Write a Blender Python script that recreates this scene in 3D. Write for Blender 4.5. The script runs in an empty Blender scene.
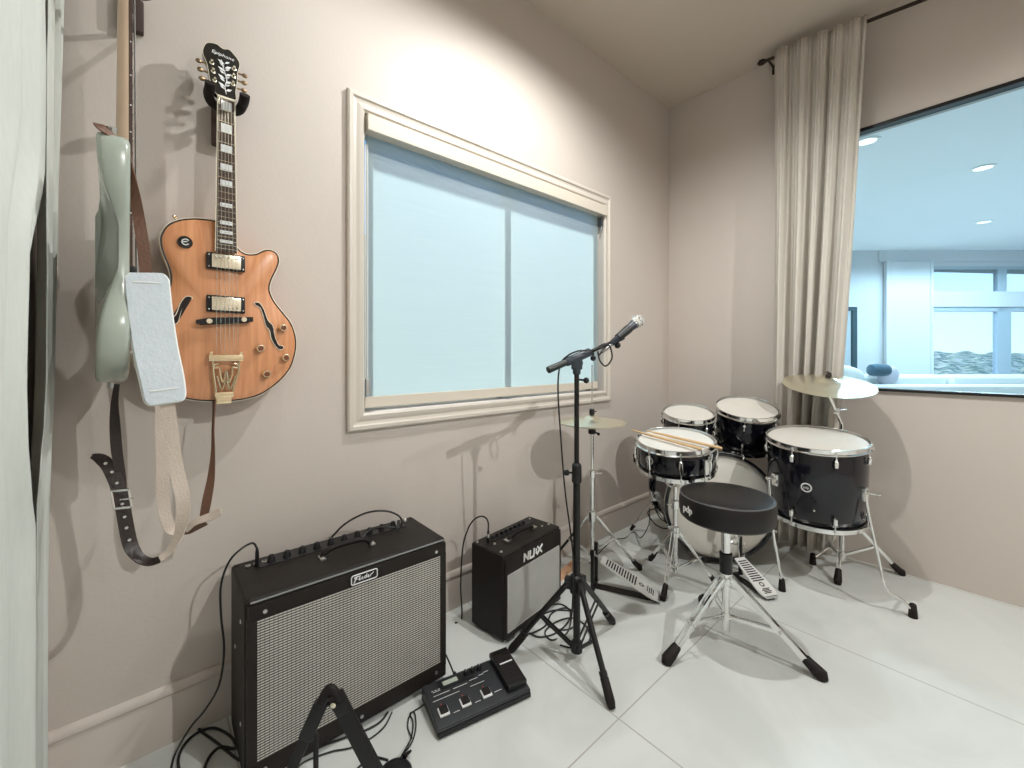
import bpy, bmesh, math, random
from mathutils import Vector, Matrix, Euler
from mathutils.bvhtree import BVHTree
random.seed(7)
PI = math.pi
SC = bpy.context.scene
COL = SC.collection
V = Vector

# ------------------------------------------------------------------ materials
MATS = {}
def mat(name, col, rough=.5, metal=0., bump=0., bscale=60., var=0., vscale=6., coat=0., sheen=0., spec=.5, trans=0., var_col=None):
    if name in MATS: return MATS[name]
    m = bpy.data.materials.new(name); m.use_nodes = True
    nt = m.node_tree; N = nt.nodes; L = nt.links
    b = N['Principled BSDF']
    b.inputs['Base Color'].default_value = (*col, 1)
    b.inputs['Roughness'].default_value = rough
    b.inputs['Metallic'].default_value = metal
    b.inputs['Coat Weight'].default_value = coat
    b.inputs['Coat Roughness'].default_value = .06
    b.inputs['Sheen Weight'].default_value = sheen
    b.inputs['Specular IOR Level'].default_value = spec
    tc = N.new('ShaderNodeTexCoord')
    if var > 0:
        n = N.new('ShaderNodeTexNoise'); n.inputs['Scale'].default_value = vscale; n.inputs['Detail'].default_value = 4
        L.new(tc.outputs['Object'], n.inputs['Vector'])
        mx = N.new('ShaderNodeMix'); mx.data_type = 'RGBA'
        c2 = var_col if var_col else tuple(max(0, c*(1-var)) for c in col)
        c1 = col if var_col else tuple(min(1, c*(1+var)) for c in col)
        mx.inputs[6].default_value = (*c1, 1); mx.inputs[7].default_value = (*c2, 1)
        L.new(n.outputs['Fac'], mx.inputs[0]); L.new(mx.outputs[2], b.inputs['Base Color'])
    if bump > 0:
        n = N.new('ShaderNodeTexNoise'); n.inputs['Scale'].default_value = bscale; n.inputs['Detail'].default_value = 3
        L.new(tc.outputs['Object'], n.inputs['Vector'])
        bp = N.new('ShaderNodeBump'); bp.inputs['Strength'].default_value = bump; bp.inputs['Distance'].default_value = .004
        L.new(n.outputs['Fac'], bp.inputs['Height']); L.new(bp.outputs['Normal'], b.inputs['Normal'])
    MATS[name] = m
    return m

def nodes_of(name):
    m = bpy.data.materials.new(name); m.use_nodes = True
    MATS[name] = m
    return m, m.node_tree.nodes, m.node_tree.links

WALL = mat('taupe_wall_paint', (.555, .495, .445), .55, bump=.10, bscale=90, var=.02, vscale=3)
CEIL = mat('ceiling_paint', (.56, .49, .415), .8, bump=.06, bscale=80, var=.02, vscale=2)
TRIM = mat('window_trim_paint', (.60, .545, .48), .4, var=.02)
BASE = mat('baseboard_paint', (.56, .50, .45), .4, var=.02)
CREAM = mat('cream_blind_vinyl', (.64, .58, .49), .5, var=.03)
CHROME = mat('chrome', (.80, .80, .79), .13, 1., var=.03, vscale=20)
STEEL = mat('brushed_steel', (.62, .62, .61), .28, 1., var=.05, vscale=30)
DCHROME = mat('smoked_steel', (.30, .30, .30), .25, 1., var=.05, vscale=30)
GOLD = mat('gold_plating', (.88, .74, .50), .22, 1., var=.05, vscale=40)
PEG = mat('aged_brass_peg', (.34, .24, .14), .3, 1., var=.1, vscale=40)
NICKEL = mat('pickup_nickel', (.86, .80, .64), .24, 1., var=.04, vscale=30)
BRASS = mat('cymbal_bronze', (.80, .755, .60), .33, .92, var=.08, vscale=9)
LACQ = mat('black_drum_lacquer', (.005, .005, .009), .16, coat=.45, var=.2, vscale=4, spec=.3)
HEADW = mat('drum_head_skin', (.66, .63, .57), .5, var=.06, vscale=7, bump=.05, bscale=120)
HEADB = mat('coated_bass_head', (.74, .71, .65), .5, var=.05, vscale=5)
RUB = mat('black_rubber', (.011, .008, .007), .6, spec=.25, bump=.1, bscale=200, var=.15)
BLKM = mat('black_powdercoat', (.009, .008, .008), .35, var=.2, vscale=20, spec=.35)
BLKP = mat('black_plastic', (.011, .011, .012), .4, spec=.35, var=.2, vscale=18)
TOLEX = mat('black_tolex', (.012, .0085, .0065), .48, spec=.28, bump=.55, bscale=330, var=.25, vscale=40)
VINYL = mat('black_vinyl_seat', (.008, .0065, .006), .42, spec=.35, bump=.1, bscale=250, var=.2)
PEDALM = mat('pedal_grey_casing', (.026, .027, .030), .45, .2, spec=.4, bump=.12, bscale=300, var=.15)
LCD = mat('pedal_screen', (.42, .46, .40), .25, var=.04)
SILK = mat('silver_print', (.72, .72, .72), .4, var=.04)
WHITEP = mat('white_print', (.82, .82, .80), .45, var=.03)
CABLE = mat('black_cable_jacket', (.010, .009, .009), .5, var=.2, vscale=30)
STICKW = mat('hickory_stick', (.68, .46, .25), .5, var=.10, vscale=25)
PLANKW = mat('offcut_pine', (.70, .40, .24), .55, var=.12, vscale=20)
MAPLE = mat('maple_neck', (.64, .47, .34), .35, var=.08, vscale=9, coat=.3)
ROSEW = mat('rosewood_board', (.050, .024, .014), .5, var=.3, vscale=40)
PEARL = mat('pearl_inlay', (.78, .80, .80), .2, var=.14, vscale=90)
IVORY = mat('ivory_binding', (.80, .73, .58), .35, var=.04)
SEAFOAM = mat('seafoam_lacquer', (.36, .40, .345), .25, coat=.5, var=.05, vscale=4)
LEATHER = mat('brown_strap_leather', (.13, .060, .034), .48, bump=.25, bscale=160, var=.25, vscale=25)
DLEATHER = mat('dark_strap_leather', (.020, .011, .009), .42, bump=.25, bscale=160, var=.25, vscale=25)
SUEDE = mat('pale_suede', (.56, .47, .40), .85, bump=.3, bscale=220, var=.10, vscale=20)
PADM = mat('pale_strap_pad', (.56, .61, .65), .75, bump=.3, bscale=120, var=.07, vscale=45)
PADE = mat('pad_piping', (.80, .80, .77), .6, var=.04)
WOODB = mat('hanger_walnut', (.040, .018, .012), .5, var=.25, vscale=30)
GHEAD = mat('headstock_black', (.008, .007, .007), .18, coat=.8, var=.2)
KNOBW = mat('amber_knob', (.16, .045, .015), .2, coat=.6, var=.15, vscale=60)

def wood_top():
    m, N, L = nodes_of('natural_spruce_top')
    b = N['Principled BSDF']; b.inputs['Roughness'].default_value = .3; b.inputs['Coat Weight'].default_value = .45
    tc = N.new('ShaderNodeTexCoord'); mp = N.new('ShaderNodeMapping'); mp.inputs['Scale'].default_value = (60, 60, 2.2)
    n = N.new('ShaderNodeTexNoise'); n.inputs['Scale'].default_value = 1.4; n.inputs['Detail'].default_value = 5
    cr = N.new('ShaderNodeValToRGB')
    cr.color_ramp.elements[0].position = .35; cr.color_ramp.elements[0].color = (.60, .25, .108, 1)
    cr.color_ramp.elements[1].position = .68; cr.color_ramp.elements[1].color = (.74, .345, .165, 1)
    L.new(tc.outputs['Object'], mp.inputs[0]); L.new(mp.outputs[0], n.inputs[0]); L.new(n.outputs[0], cr.inputs[0])
    L.new(cr.outputs[0], b.inputs['Base Color'])
    return m
SPRUCE = wood_top()

def grille_mat(name, light, dark, period, rowfrac=.42):
    """woven speaker cloth: horizontal dark threads crossed by finer upright ones"""
    m, N, L = nodes_of(name)
    b = N['Principled BSDF']; b.inputs['Roughness'].default_value = .6
    tc = N.new('ShaderNodeTexCoord'); sp = N.new('ShaderNodeSeparateXYZ'); L.new(tc.outputs['Object'], sp.inputs[0])
    def saw(sock, per, off=0):
        a = N.new('ShaderNodeMath'); a.operation = 'MULTIPLY'; a.inputs[1].default_value = 1/per; L.new(sock, a.inputs[0])
        f = N.new('ShaderNodeMath'); f.operation = 'FRACT'; L.new(a.outputs[0], f.inputs[0]); return f.outputs[0]
    def band(sock, frac):
        c = N.new('ShaderNodeMath'); c.operation = 'LESS_THAN'; c.inputs[1].default_value = frac; L.new(sock, c.inputs[0]); return c.outputs[0]
    rows = band(saw(sp.outputs['Z'], period), rowfrac)
    cols = band(saw(sp.outputs['X'], period*1.5), .25)
    ad = N.new('ShaderNodeMath'); ad.operation = 'MAXIMUM'; L.new(rows, ad.inputs[0])
    hf = N.new('ShaderNodeMath'); hf.operation = 'MULTIPLY'; hf.inputs[1].default_value = .45; L.new(cols, hf.inputs[0]); L.new(hf.outputs[0], ad.inputs[1])
    nz = N.new('ShaderNodeTexNoise'); nz.inputs['Scale'].default_value = 14; L.new(tc.outputs['Object'], nz.inputs[0])
    mx = N.new('ShaderNodeMix'); mx.data_type = 'RGBA'; mx.inputs[6].default_value = (*light, 1); mx.inputs[7].default_value = (*dark, 1)
    L.new(ad.outputs[0], mx.inputs[0])
    m2 = N.new('ShaderNodeMix'); m2.data_type = 'RGBA'; m2.blend_type = 'MULTIPLY'; m2.inputs[0].default_value = .25
    L.new(mx.outputs[2], m2.inputs[6]); L.new(nz.outputs[0], m2.inputs[7]); L.new(m2.outputs[2], b.inputs['Base Color'])
    return m
GRILLE = grille_mat('silver_black_grille_cloth', (.60, .585, .53), (.045, .04, .035), .0072, .47)
GRILLE2 = grille_mat('grey_grille_cloth', (.62, .62, .59), (.25, .245, .235), .0040, .40)

def tile_mat():
    m, N, L = nodes_of('large_white_floor_tile')
    b = N['Principled BSDF']; b.inputs['Roughness'].default_value = .52; b.inputs['Specular IOR Level'].default_value = .3
    tc = N.new('ShaderNodeTexCoord'); sp = N.new('ShaderNodeSeparateXYZ'); L.new(tc.outputs['Object'], sp.inputs[0])
    def line(sock, off, per, w):
        a = N.new('ShaderNodeMath'); a.operation = 'SUBTRACT'; a.inputs[1].default_value = off - 20*per; L.new(sock, a.inputs[0])
        d = N.new('ShaderNodeMath'); d.operation = 'DIVIDE'; d.inputs[1].default_value = per; L.new(a.outputs[0], d.inputs[0])
        f = N.new('ShaderNodeMath'); f.operation = 'FRACT'; L.new(d.outputs[0], f.inputs[0])
        c = N.new('ShaderNodeMath'); c.operation = 'LESS_THAN'; c.inputs[1].default_value = w/per; L.new(f.outputs[0], c.inputs[0])
        return c.outputs[0]
    lx = line(sp.outputs['X'], 1.122, .93, .0045); ly = line(sp.outputs['Y'], .770, .93, .0045)
    mx = N.new('ShaderNodeMath'); mx.operation = 'MAXIMUM'; L.new(lx, mx.inputs[0]); L.new(ly, mx.inputs[1])
    nz = N.new('ShaderNodeTexNoise'); nz.inputs['Scale'].default_value = 2.2; nz.inputs['Detail'].default_value = 6; nz.inputs['Distortion'].default_value = 1.2
    L.new(tc.outputs['Object'], nz.inputs[0])
    cr = N.new('ShaderNodeValToRGB'); cr.color_ramp.elements[0].position = .38; cr.color_ramp.elements[0].color = (.575, .595, .57, 1)
    cr.color_ramp.elements[1].position = .60; cr.color_ramp.elements[1].color = (.65, .665, .64, 1); L.new(nz.outputs[0], cr.inputs[0])
    mix = N.new('ShaderNodeMix'); mix.data_type = 'RGBA'; mix.inputs[7].default_value = (.40, .39, .36, 1)
    L.new(mx.outputs[0], mix.inputs[0]); L.new(cr.outputs[0], mix.inputs[6]); L.new(mix.outputs[2], b.inputs['Base Color'])
    return m
TILE = tile_mat()

def blind_mat():
    m, N, L = nodes_of('translucent_shade_cloth')
    out = N['Material Output']; N.remove(N['Principled BSDF'])
    d = N.new('ShaderNodeBsdfDiffuse'); d.inputs[0].default_value = (.70, .72, .70, 1)
    t = N.new('ShaderNodeBsdfTranslucent'); t.inputs[0].default_value = (.70, .80, .80, 1)
    tc = N.new('ShaderNodeTexCoord'); nz = N.new('ShaderNodeTexNoise'); nz.inputs['Scale'].default_value = 3
    mp = N.new('ShaderNodeMapping'); mp.inputs['Scale'].default_value = (1, 1, 40); L.new(tc.outputs['Object'], mp.inputs[0]); L.new(mp.outputs[0], nz.inputs[0])
    cr = N.new('ShaderNodeValToRGB'); cr.color_ramp.elements[0].color = (.66, .78, .79, 1); cr.color_ramp.elements[1].color = (.74, .84, .84, 1)
    L.new(nz.outputs[0], cr.inputs[0]); L.new(cr.outputs[0], t.inputs[0])
    mx = N.new('ShaderNodeMixShader'); mx.inputs[0].default_value = .75
    L.new(d.outputs[0], mx.inputs[1]); L.new(t.outputs[0], mx.inputs[2]); L.new(mx.outputs[0], out.inputs[0])
    return m
SHADE = blind_mat()

def curtain_mat(name, col, tr, w):
    m, N, L = nodes_of(name)
    out = N['Material Output']; N.remove(N['Principled BSDF'])
    d = N.new('ShaderNodeBsdfDiffuse'); t = N.new('ShaderNodeBsdfTranslucent'); t.inputs[0].default_value = (*tr, 1)
    tc = N.new('ShaderNodeTexCoord'); nz = N.new('ShaderNodeTexNoise'); nz.inputs['Scale'].default_value = 160
    mp = N.new('ShaderNodeMapping'); mp.inputs['Scale'].default_value = (1, 1, .12); L.new(tc.outputs['Object'], mp.inputs[0]); L.new(mp.outputs[0], nz.inputs[0])
    cr = N.new('ShaderNodeValToRGB'); cr.color_ramp.elements[0].color = (*[c*.88 for c in col], 1); cr.color_ramp.elements[1].color = (*col, 1)
    L.new(nz.outputs[0], cr.inputs[0]); L.new(cr.outputs[0], d.inputs[0])
    mx = N.new('ShaderNodeMixShader'); mx.inputs[0].default_value = w
    L.new(d.outputs[0], mx.inputs[1]); L.new(t.outputs[0], mx.inputs[2]); L.new(mx.outputs[0], out.inputs[0])
    return m
LINEN = curtain_mat('linen_curtain_cloth', (.74, .69, .62), (.66, .62, .56), .25)
LINENW = curtain_mat('white_curtain_cloth', (.68, .70, .65), (.6, .62, .58), .15)

def glass_mat(name, tint, refl=.06, rough=.0):
    m, N, L = nodes_of(name)
    out = N['Material Output']; N.remove(N['Principled BSDF'])
    t = N.new('ShaderNodeBsdfTransparent'); t.inputs[0].default_value = (*tint, 1)
    g = N.new('ShaderNodeBsdfGlossy'); g.inputs['Roughness'].default_value = rough
    fr = N.new('ShaderNodeFresnel'); fr.inputs[0].default_value = 1.45
    mu = N.new('ShaderNodeMath'); mu.operation = 'MULTIPLY'; mu.inputs[1].default_value = refl; L.new(fr.outputs[0], mu.inputs[0])
    mx = N.new('ShaderNodeMixShader'); L.new(mu.outputs[0], mx.inputs[0]); L.new(t.outputs[0], mx.inputs[1]); L.new(g.outputs[0], mx.inputs[2])
    L.new(mx.outputs[0], out.inputs[0])
    return m
TINT = glass_mat('blue_tinted_glass', (.74, .90, .985), .5)
CLEAR = glass_mat('clear_window_glass', (.97, .985, .99), .5)

# ------------------------------------------------------------------ mesh builder
def smooth_path(pts, n=6, closed=False):
    """Catmull-Rom through the points"""
    P = [V(p) for p in pts]
    if len(P) < 3: return P
    out = []
    k = len(P)
    segs = k if closed else k-1
    for i in range(segs):
        if closed: a, b, c, d = P[(i-1) % k], P[i], P[(i+1) % k], P[(i+2) % k]
        else: a, b, c, d = P[max(i-1, 0)], P[i], P[i+1], P[min(i+2, k-1)]
        for j in range(n):
            t = j/n
            out.append(.5*((2*b) + (c-a)*t + (2*a-5*b+4*c-d)*t*t + (3*b-a-3*c+d)*t**3))
    if not closed: out.append(P[-1])
    return out

class MB:
    def __init__(self, M=None): self.bm = bmesh.new(); self.M = M or Matrix()
    def T(self, p): return self.M @ V(p)
    def vs(self, pts): return [self.bm.verts.new(self.T(p)) for p in pts]
    def face(self, v):
        try: self.bm.faces.new(v)
        except ValueError: pass
    def box(self, c, s, bev=0., M=None, seg=2):
        b = bmesh.new()
        bmesh.ops.create_cube(b, size=1)
        bmesh.ops.scale(b, vec=V(s), verts=b.verts)
        if bev > 0: bmesh.ops.bevel(b, geom=list(b.edges), offset=bev, segments=seg, affect='EDGES', profile=.7)
        if M is not None: bmesh.ops.transform(b, matrix=M, verts=b.verts)
        bmesh.ops.translate(b, vec=V(c), verts=b.verts)
        return self.merge(b)
    def merge(self, b):
        bmesh.ops.transform(b, matrix=self.M, verts=b.verts)
        me = bpy.data.meshes.new('tmp'); b.to_mesh(me); b.free(); self.bm.from_mesh(me); bpy.data.meshes.remove(me); return self
    def beam(self, a, b, w, h, bev=0., up=(0, 0, 1), ext=0.):
        """a flat bar from a to b; w across, h along 'up'"""
        a, b = V(a), V(b); x = (b-a); l = x.length + 2*ext; x.normalize(); z = V(up); y = z.cross(x)
        if y.length < 1e-5: y = V((0, 1, 0)).cross(x)
        y.normalize(); z = x.cross(y)
        M = Matrix((x, y, z)).transposed().to_4x4()
        return self.box((a+b)/2, (l, w, h), bev, M)
    def tube(self, pts, r, seg=10, closed=False, cap=True, smooth=0, flat=None):
        P = smooth_path(pts, smooth, closed) if smooth else [V(p) for p in pts]
        n = len(P)
        if isinstance(r, (int, float)): R = [r]*n
        else:
            R = []
            for i in range(n):
                t = i/(n-1)*(len(r)-1); k = min(int(t), len(r)-2); R.append(r[k]+(r[k+1]-r[k])*(t-k))
        rings = []; prev = None
        for i in range(n):
            if closed: t = P[(i+1) % n]-P[i-1]
            else: t = P[min(i+1, n-1)]-P[max(i-1, 0)]
            if t.length < 1e-9: t = V((0, 0, 1))
            t.normalize()
            if prev is None:
                u = t.orthogonal().normalized()
            else:
                u = prev - t*prev.dot(t)
                if u.length < 1e-6: u = t.orthogonal()
                u.normalize()
            prev = u; w = t.cross(u)
            rings.append(self.vs([P[i]+(u*math.cos(2*PI*k/seg)+w*math.sin(2*PI*k/seg))*R[i] for k in range(seg)]))
        m = n if closed else n-1
        for i in range(m):
            a, b = rings[i], rings[(i+1) % n]
            for k in range(seg): self.face((a[k], a[(k+1) % seg], b[(k+1) % seg], b[k]))
        if cap and not closed:
            self.face(rings[0][::-1]); self.face(rings[-1])
        return self
    def lathe(self, prof, seg=48, M=None):
        """profile of (r,z) round local z"""
        keep = self.M
        if M is not None: self.M = self.M @ M
        rings = []
        for r, z in prof:
            if r < 1e-6: rings.append(self.vs([(0, 0, z)]))
            else: rings.append(self.vs([(r*math.cos(2*PI*k/seg), r*math.sin(2*PI*k/seg), z) for k in range(seg)]))
        for a, b in zip(rings, rings[1:]):
            if len(a) == 1 and len(b) == 1: continue
            for k in range(seg):
                j = (k+1) % seg
                if len(a) == 1: self.face((a[0], b[j], b[k]))
                elif len(b) == 1: self.face((a[k], a[j], b[0]))
                else: self.face((a[k], a[j], b[j], b[k]))
        self.M = keep
        return self
    def rod(self, a, b, r, seg=12, r2=None):
        return self.tube([a, b], [r, r if r2 is None else r2], seg)
    def ball(self, c, r, seg=16, s=(1, 1, 1)):
        b = bmesh.new(); bmesh.ops.create_uvsphere(b, u_segments=seg, v_segments=max(8, seg//2), radius=r)
        bmesh.ops.scale(b, vec=V(s), verts=b.verts); bmesh.ops.translate(b, vec=V(c), verts=b.verts)
        return self.merge(b)
    def prism(self, pts, d, rings=None):
        """closed outline of 3D points extruded along vector d, with capped ends"""
        d = V(d)
        a = self.vs(pts); b = self.vs([V(p)+d for p in pts]); n = len(a)
        for i in range(n): self.face((a[i], a[(i+1) % n], b[(i+1) % n], b[i]))
        self.face(a[::-1]); self.face(b)
        return self
    def ribbon(self, pts, w, normals, th=.003, smooth=6):
        """flat strap through points; normals (one or per point) = which way its face looks"""
        n0 = len(pts)
        if not isinstance(normals, list): normals = [normals]*n0
        if isinstance(w, (int, float)): w = [w]*n0
        P = smooth_path(pts, smooth); Nn = smooth_path(normals, smooth); Wd = smooth_path([(x, 0, 0) for x in w], smooth)
        rings = []
        for i in range(len(P)):
            t = (P[min(i+1, len(P)-1)]-P[max(i-1, 0)]).normalized(); nn = Nn[i]-t*Nn[i].dot(t); nn.normalize(); s = t.cross(nn)
            h = Wd[i].x/2
            rings.append(self.vs([P[i]+s*h+nn*th/2, P[i]-s*h+nn*th/2, P[i]-s*h-nn*th/2, P[i]+s*h-nn*th/2]))
        for a, b in zip(rings, rings[1:]):
            for k in range(4): self.face((a[k], a[(k+1) % 4], b[(k+1) % 4], b[k]))
        self.face(rings[0][::-1]); self.face(rings[-1])
        return self
    def build(self, name, m, parent=None, smooth=True, ang=35, world=False, fix=True):
        if fix: bmesh.ops.recalc_face_normals(self.bm, faces=self.bm.faces)
        if world and parent is not None:
            bmesh.ops.transform(self.bm, matrix=WM[parent.name].inverted(), verts=self.bm.verts)
        me = bpy.data.meshes.new(name); self.bm.to_mesh(me); self.bm.free()
        me.materials.append(m)
        if smooth:
            me.shade_smooth(); me.set_sharp_from_angle(angle=math.radians(ang))
        o = bpy.data.objects.new(name, me); COL.objects.link(o)
        if parent is not None:
            o.parent = parent; WM[o.name] = WM[parent.name]
        else: WM[o.name] = Matrix()
        return o
WM = {}
def thing(name, label, cat, loc=(0, 0, 0), rz=0., group=None):
    o = bpy.data.objects.new(name, None); COL.objects.link(o); o.empty_display_size = .05
    o.location = loc; o.rotation_euler = (0, 0, rz)
    WM[o.name] = Matrix.Translation(V(loc)) @ Matrix.Rotation(rz, 4, 'Z')
    o['label'] = label; o['category'] = cat
    if group: o['group'] = group
    return o
def tag(o, label, cat, group=None):
    o['label'] = label; o['category'] = cat
    if group: o['group'] = group
    return o
def struct(o): o['kind'] = 'structure'; return o
def frame_to(a, z, x=None):
    """matrix with origin a and local z along z"""
    z = V(z).normalized(); x = V(x) if x else z.orthogonal()
    x = (x - z*x.dot(z)).normalized(); y = z.cross(x)
    M = Matrix((x, y, z)).transposed().to_4x4(); M.translation = V(a); return M
def text_bm(s, size, M, ext=.0005, shear=0., align='CENTER', weight=0., sx=1.):
    cu = bpy.data.curves.new('lettering', 'FONT'); cu.body = s; cu.size = size; cu.extrude = ext; cu.shear = shear; cu.align_x = align; cu.align_y = 'CENTER'
    cu.offset = weight; cu.resolution_u = 3
    o = bpy.data.objects.new('lettering', cu); COL.objects.link(o)
    dg = bpy.context.evaluated_depsgraph_get(); me = bpy.data.meshes.new_from_object(o.evaluated_get(dg))
    mb = MB(); mb.bm.from_mesh(me); bmesh.ops.scale(mb.bm, vec=(sx, 1, 1), verts=mb.bm.verts)
    bmesh.ops.transform(mb.bm, matrix=M, verts=mb.bm.verts)
    bpy.data.objects.remove(o); bpy.data.curves.remove(cu); bpy.data.meshes.remove(me)
    return mb

# ------------------------------------------------------------------ camera: level, standing at the origin at 1.15 m
CAMH = 1.15
cam = bpy.data.cameras.new('camera'); co = bpy.data.objects.new('camera', cam); COL.objects.link(co)
cam.sensor_width = 36; cam.lens = 418/1024*36; cam.shift_y = -(384-355)/1024; cam.clip_start = .02; cam.clip_end = 400
co.location = (0, 0, CAMH); co.rotation_euler = (PI/2, 0, -math.atan2(.6587, .7524))
SC.camera = co
FW, RT, UP = V((.6587, .7524, 0)), V((.7524, -.6587, 0)), V((0, 0, 1))
YW, XF, ZC, XL = 1.61, 3.0, 3.02, -.205

# ------------------------------------------------------------------ room shell
def boxes(name, lst, m, bev=0.):
    mb = MB()
    for x0, x1, y0, y1, z0, z1 in lst: mb.box(((x0+x1)/2, (y0+y1)/2, (z0+z1)/2), (abs(x1-x0), abs(y1-y0), abs(z1-z0)), bev)
    return mb.build(name, m, smooth=False)
YB, XR = -3.2, XF
struct(boxes('floor', [(XL-.15, XF+.02, YB-.15, YW+.15, -.12, 0)], TILE))
struct(boxes('ceiling', [(XL-.15, XF+.02, YB-.15, YW+.15, ZC, ZC+.12)], CEIL))
WX0, WX1, WZ0, WZ1 = .637, 2.172, .923, 2.095      # window opening
struct(boxes('wall_window', [(XL-.15, WX0, YW, YW+.15, 0, ZC), (WX1, XF, YW, YW+.15, 0, ZC), (WX0, WX1, YW, YW+.15, 0, WZ0), (WX0, WX1, YW, YW+.15, WZ1, ZC)], WALL))
OY0, OY1, OZ0, OZ1 = -1.3, .66, .955, 2.41           # opening to the next room
struct(boxes('wall_far', [(XF, XF+.12, OY1, 3.45, 0, ZC+.12), (XF, XF+.12, YB-.4, OY0, 0, ZC+.12), (XF, XF+.12, OY0, OY1, 0, OZ0), (XF, XF+.12, OY0, OY1, OZ1, ZC)], WALL))
struct(boxes('wall_left', [(XL-.15, XL, YB, YW, 0, ZC)], WALL))
struct(boxes('wall_back', [(XL-.15, XF+.12, YB-.15, YB, 0, ZC)], WALL))

def base_profile(mb, a, b, inward):
    """baseboard run from a to b with a stepped, beaded top"""
    a, b, n = V(a), V(b), V(inward)
    prof = [(0, 0), (.014, 0), (.014, .128), (.011, .136), (.011, .142), (.016, .147), (.016, .156), (.010, .166), (.004, .170), (0, .170)]
    mb.prism([a+n*p+UP*q for p, q in prof], b-a)
mb = MB(); base_profile(mb, (XL, YW, 0), (XF, YW, 0), (0, -1, 0)); struct(mb.build('baseboard_window', BASE))
mb = MB(); base_profile(mb, (XL, YB, 0), (XL, YW-.016, 0), (1, 0, 0)); struct(mb.build('baseboard_left', BASE))

# window: casing, sash with a middle mullion, panes
win = struct(thing('window_1', 'window', 'window')); del win['label']; del win['category']
cas = [(0, 0), (0, .016), (.006, .021), (.018, .021), (.024, .015), (.034, .013), (.046, .017), (.058, .019), (.066, .012), (.066, 0)]
mb = MB()
ox0, ox1, oz0, oz1 = WX0-.065, WX1+.065, WZ0-.065, WZ1+.065
n = len(cas)
ring = []
for (cx, cz, sx, sz) in ((ox0, oz0, 1, 1), (ox1, oz0, -1, 1), (ox1, oz1, -1, -1), (ox0, oz1, 1, -1)):
    ring.append(mb.vs([(cx+sx*p, YW-q, cz+sz*p) for p, q in cas]))
for i in range(4):
    a, b = ring[i], ring[(i+1) % 4]
    for k in range(n): mb.face((a[k], a[(k+1) % n], b[(k+1) % n], b[k]))
mb.build('window_casing', TRIM, win, smooth=False)
ALU = mat('window_sash_vinyl', (.62, .66, .66), .4, var=.03)
mb = MB()
for (c, s) in (((WX0+.02, 1.715, 1.509), (.04, .05, WZ1-WZ0)), ((WX1-.035, 1.715, 1.509), (.07, .05, WZ1-WZ0)), ((1.395, 1.715, 1.509), (.035, .05, WZ1-WZ0)),
               ((1.405, 1.715, WZ0+.02), (WX1-WX0, .05, .04)), ((1.405, 1.715, WZ1-.02), (WX1-WX0, .05, .04))): mb.box(c, s, .004)
mb.build('window_frame', ALU, win, smooth=False)
for x0, x1 in ((WX0+.04, 1.3775), (1.4125, WX1-.07)):
    mb = MB(); mb.box(((x0+x1)/2, 1.715, 1.509), (x1-x0, .006, WZ1-WZ0-.08)); mb.build('window_pane', CLEAR, win, smooth=False)
# outside over the window: the roof eave that shades the top of the blind
struct(boxes('wall_horizon_blocker', [(-2.5, 2.9, 3.4, 3.55, 0, 2.15)], mat('horizon_blocker_green', (.16, .20, .10), .9, bump=.5, bscale=20, var=.4, vscale=9)))  # unseen screen added outside to keep horizon glow off the blind
struct(boxes('roof_eave', [(-1.2, 2.95, YW+.16, YW+.70, 2.52, 2.62)], TRIM))

bl = thing('roller_blind', 'cream roller blind with translucent cloth pulled down over the window', 'blind', (1.4, 1.62, WZ0))
mb = MB(); mb.box((1.412, 1.604, 2.053), (1.535, .050, .062), .004); mb.build('cassette', CREAM, bl, world=True, smooth=False)
mb = MB(); mb.box((1.4035, 1.634, 1.50), (1.492, .0012, 1.06)); mb.build('shade_cloth', SHADE, bl, world=True, smooth=False)
mb = MB(); mb.box((1.395, 1.630, .962), (1.49, .012, .044), .003); mb.build('hem_bar', CREAM, bl, world=True, smooth=False)
mb = MB(); mb.box((2.150, 1.612, 1.985), (.012, .035, .06), .003); mb.tube([(2.148, 1.60, 1.96), (2.140, 1.60, 1.93), (2.15, 1.605, 1.955)], .004, 8); mb.build('end_bracket', DCHROME, bl, world=True)
mb = MB(); mb.rod((.652, 1.622, 1.985), (.652, 1.622, 1.04), .0022, 8); mb.rod((.660, 1.622, 1.985), (.660, 1.622, 1.04), .0022, 8); mb.build('pull_chain', WHITEP, bl, world=True)
mb = MB(); mb.box((.657, 1.617, 1.025), (.014, .014, .06), .003); mb.build('chain_tensioner', STEEL, bl, world=True)

# glass partition to the next room
p2 = struct(thing('window_2', 'w', 'w')); del p2['label']; del p2['category']
mb = MB()
for (c, s) in (((XF+.02, (OY0+OY1)/2, OZ0+.007), (.075, OY1-OY0, .014)), ((XF+.02, (OY0+OY1)/2, OZ1-.009), (.06, OY1-OY0, .018)), ((XF+.02, OY1-.008, (OZ0+OZ1)/2), (.06, .016, OZ1-OZ0)), ((XF+.02, OY0+.008, (OZ0+OZ1)/2), (.06, .016, OZ1-OZ0))): mb.box(c, s, .002)
mb.build('window_frame', BLKM, p2, smooth=False)
mb = MB(); mb.box((XF+.03, (OY0+OY1)/2, (OZ0+OZ1)/2), (.008, OY1-OY0-.03, OZ1-OZ0-.03)); mb.build('window_pane', TINT, p2, smooth=False)

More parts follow.
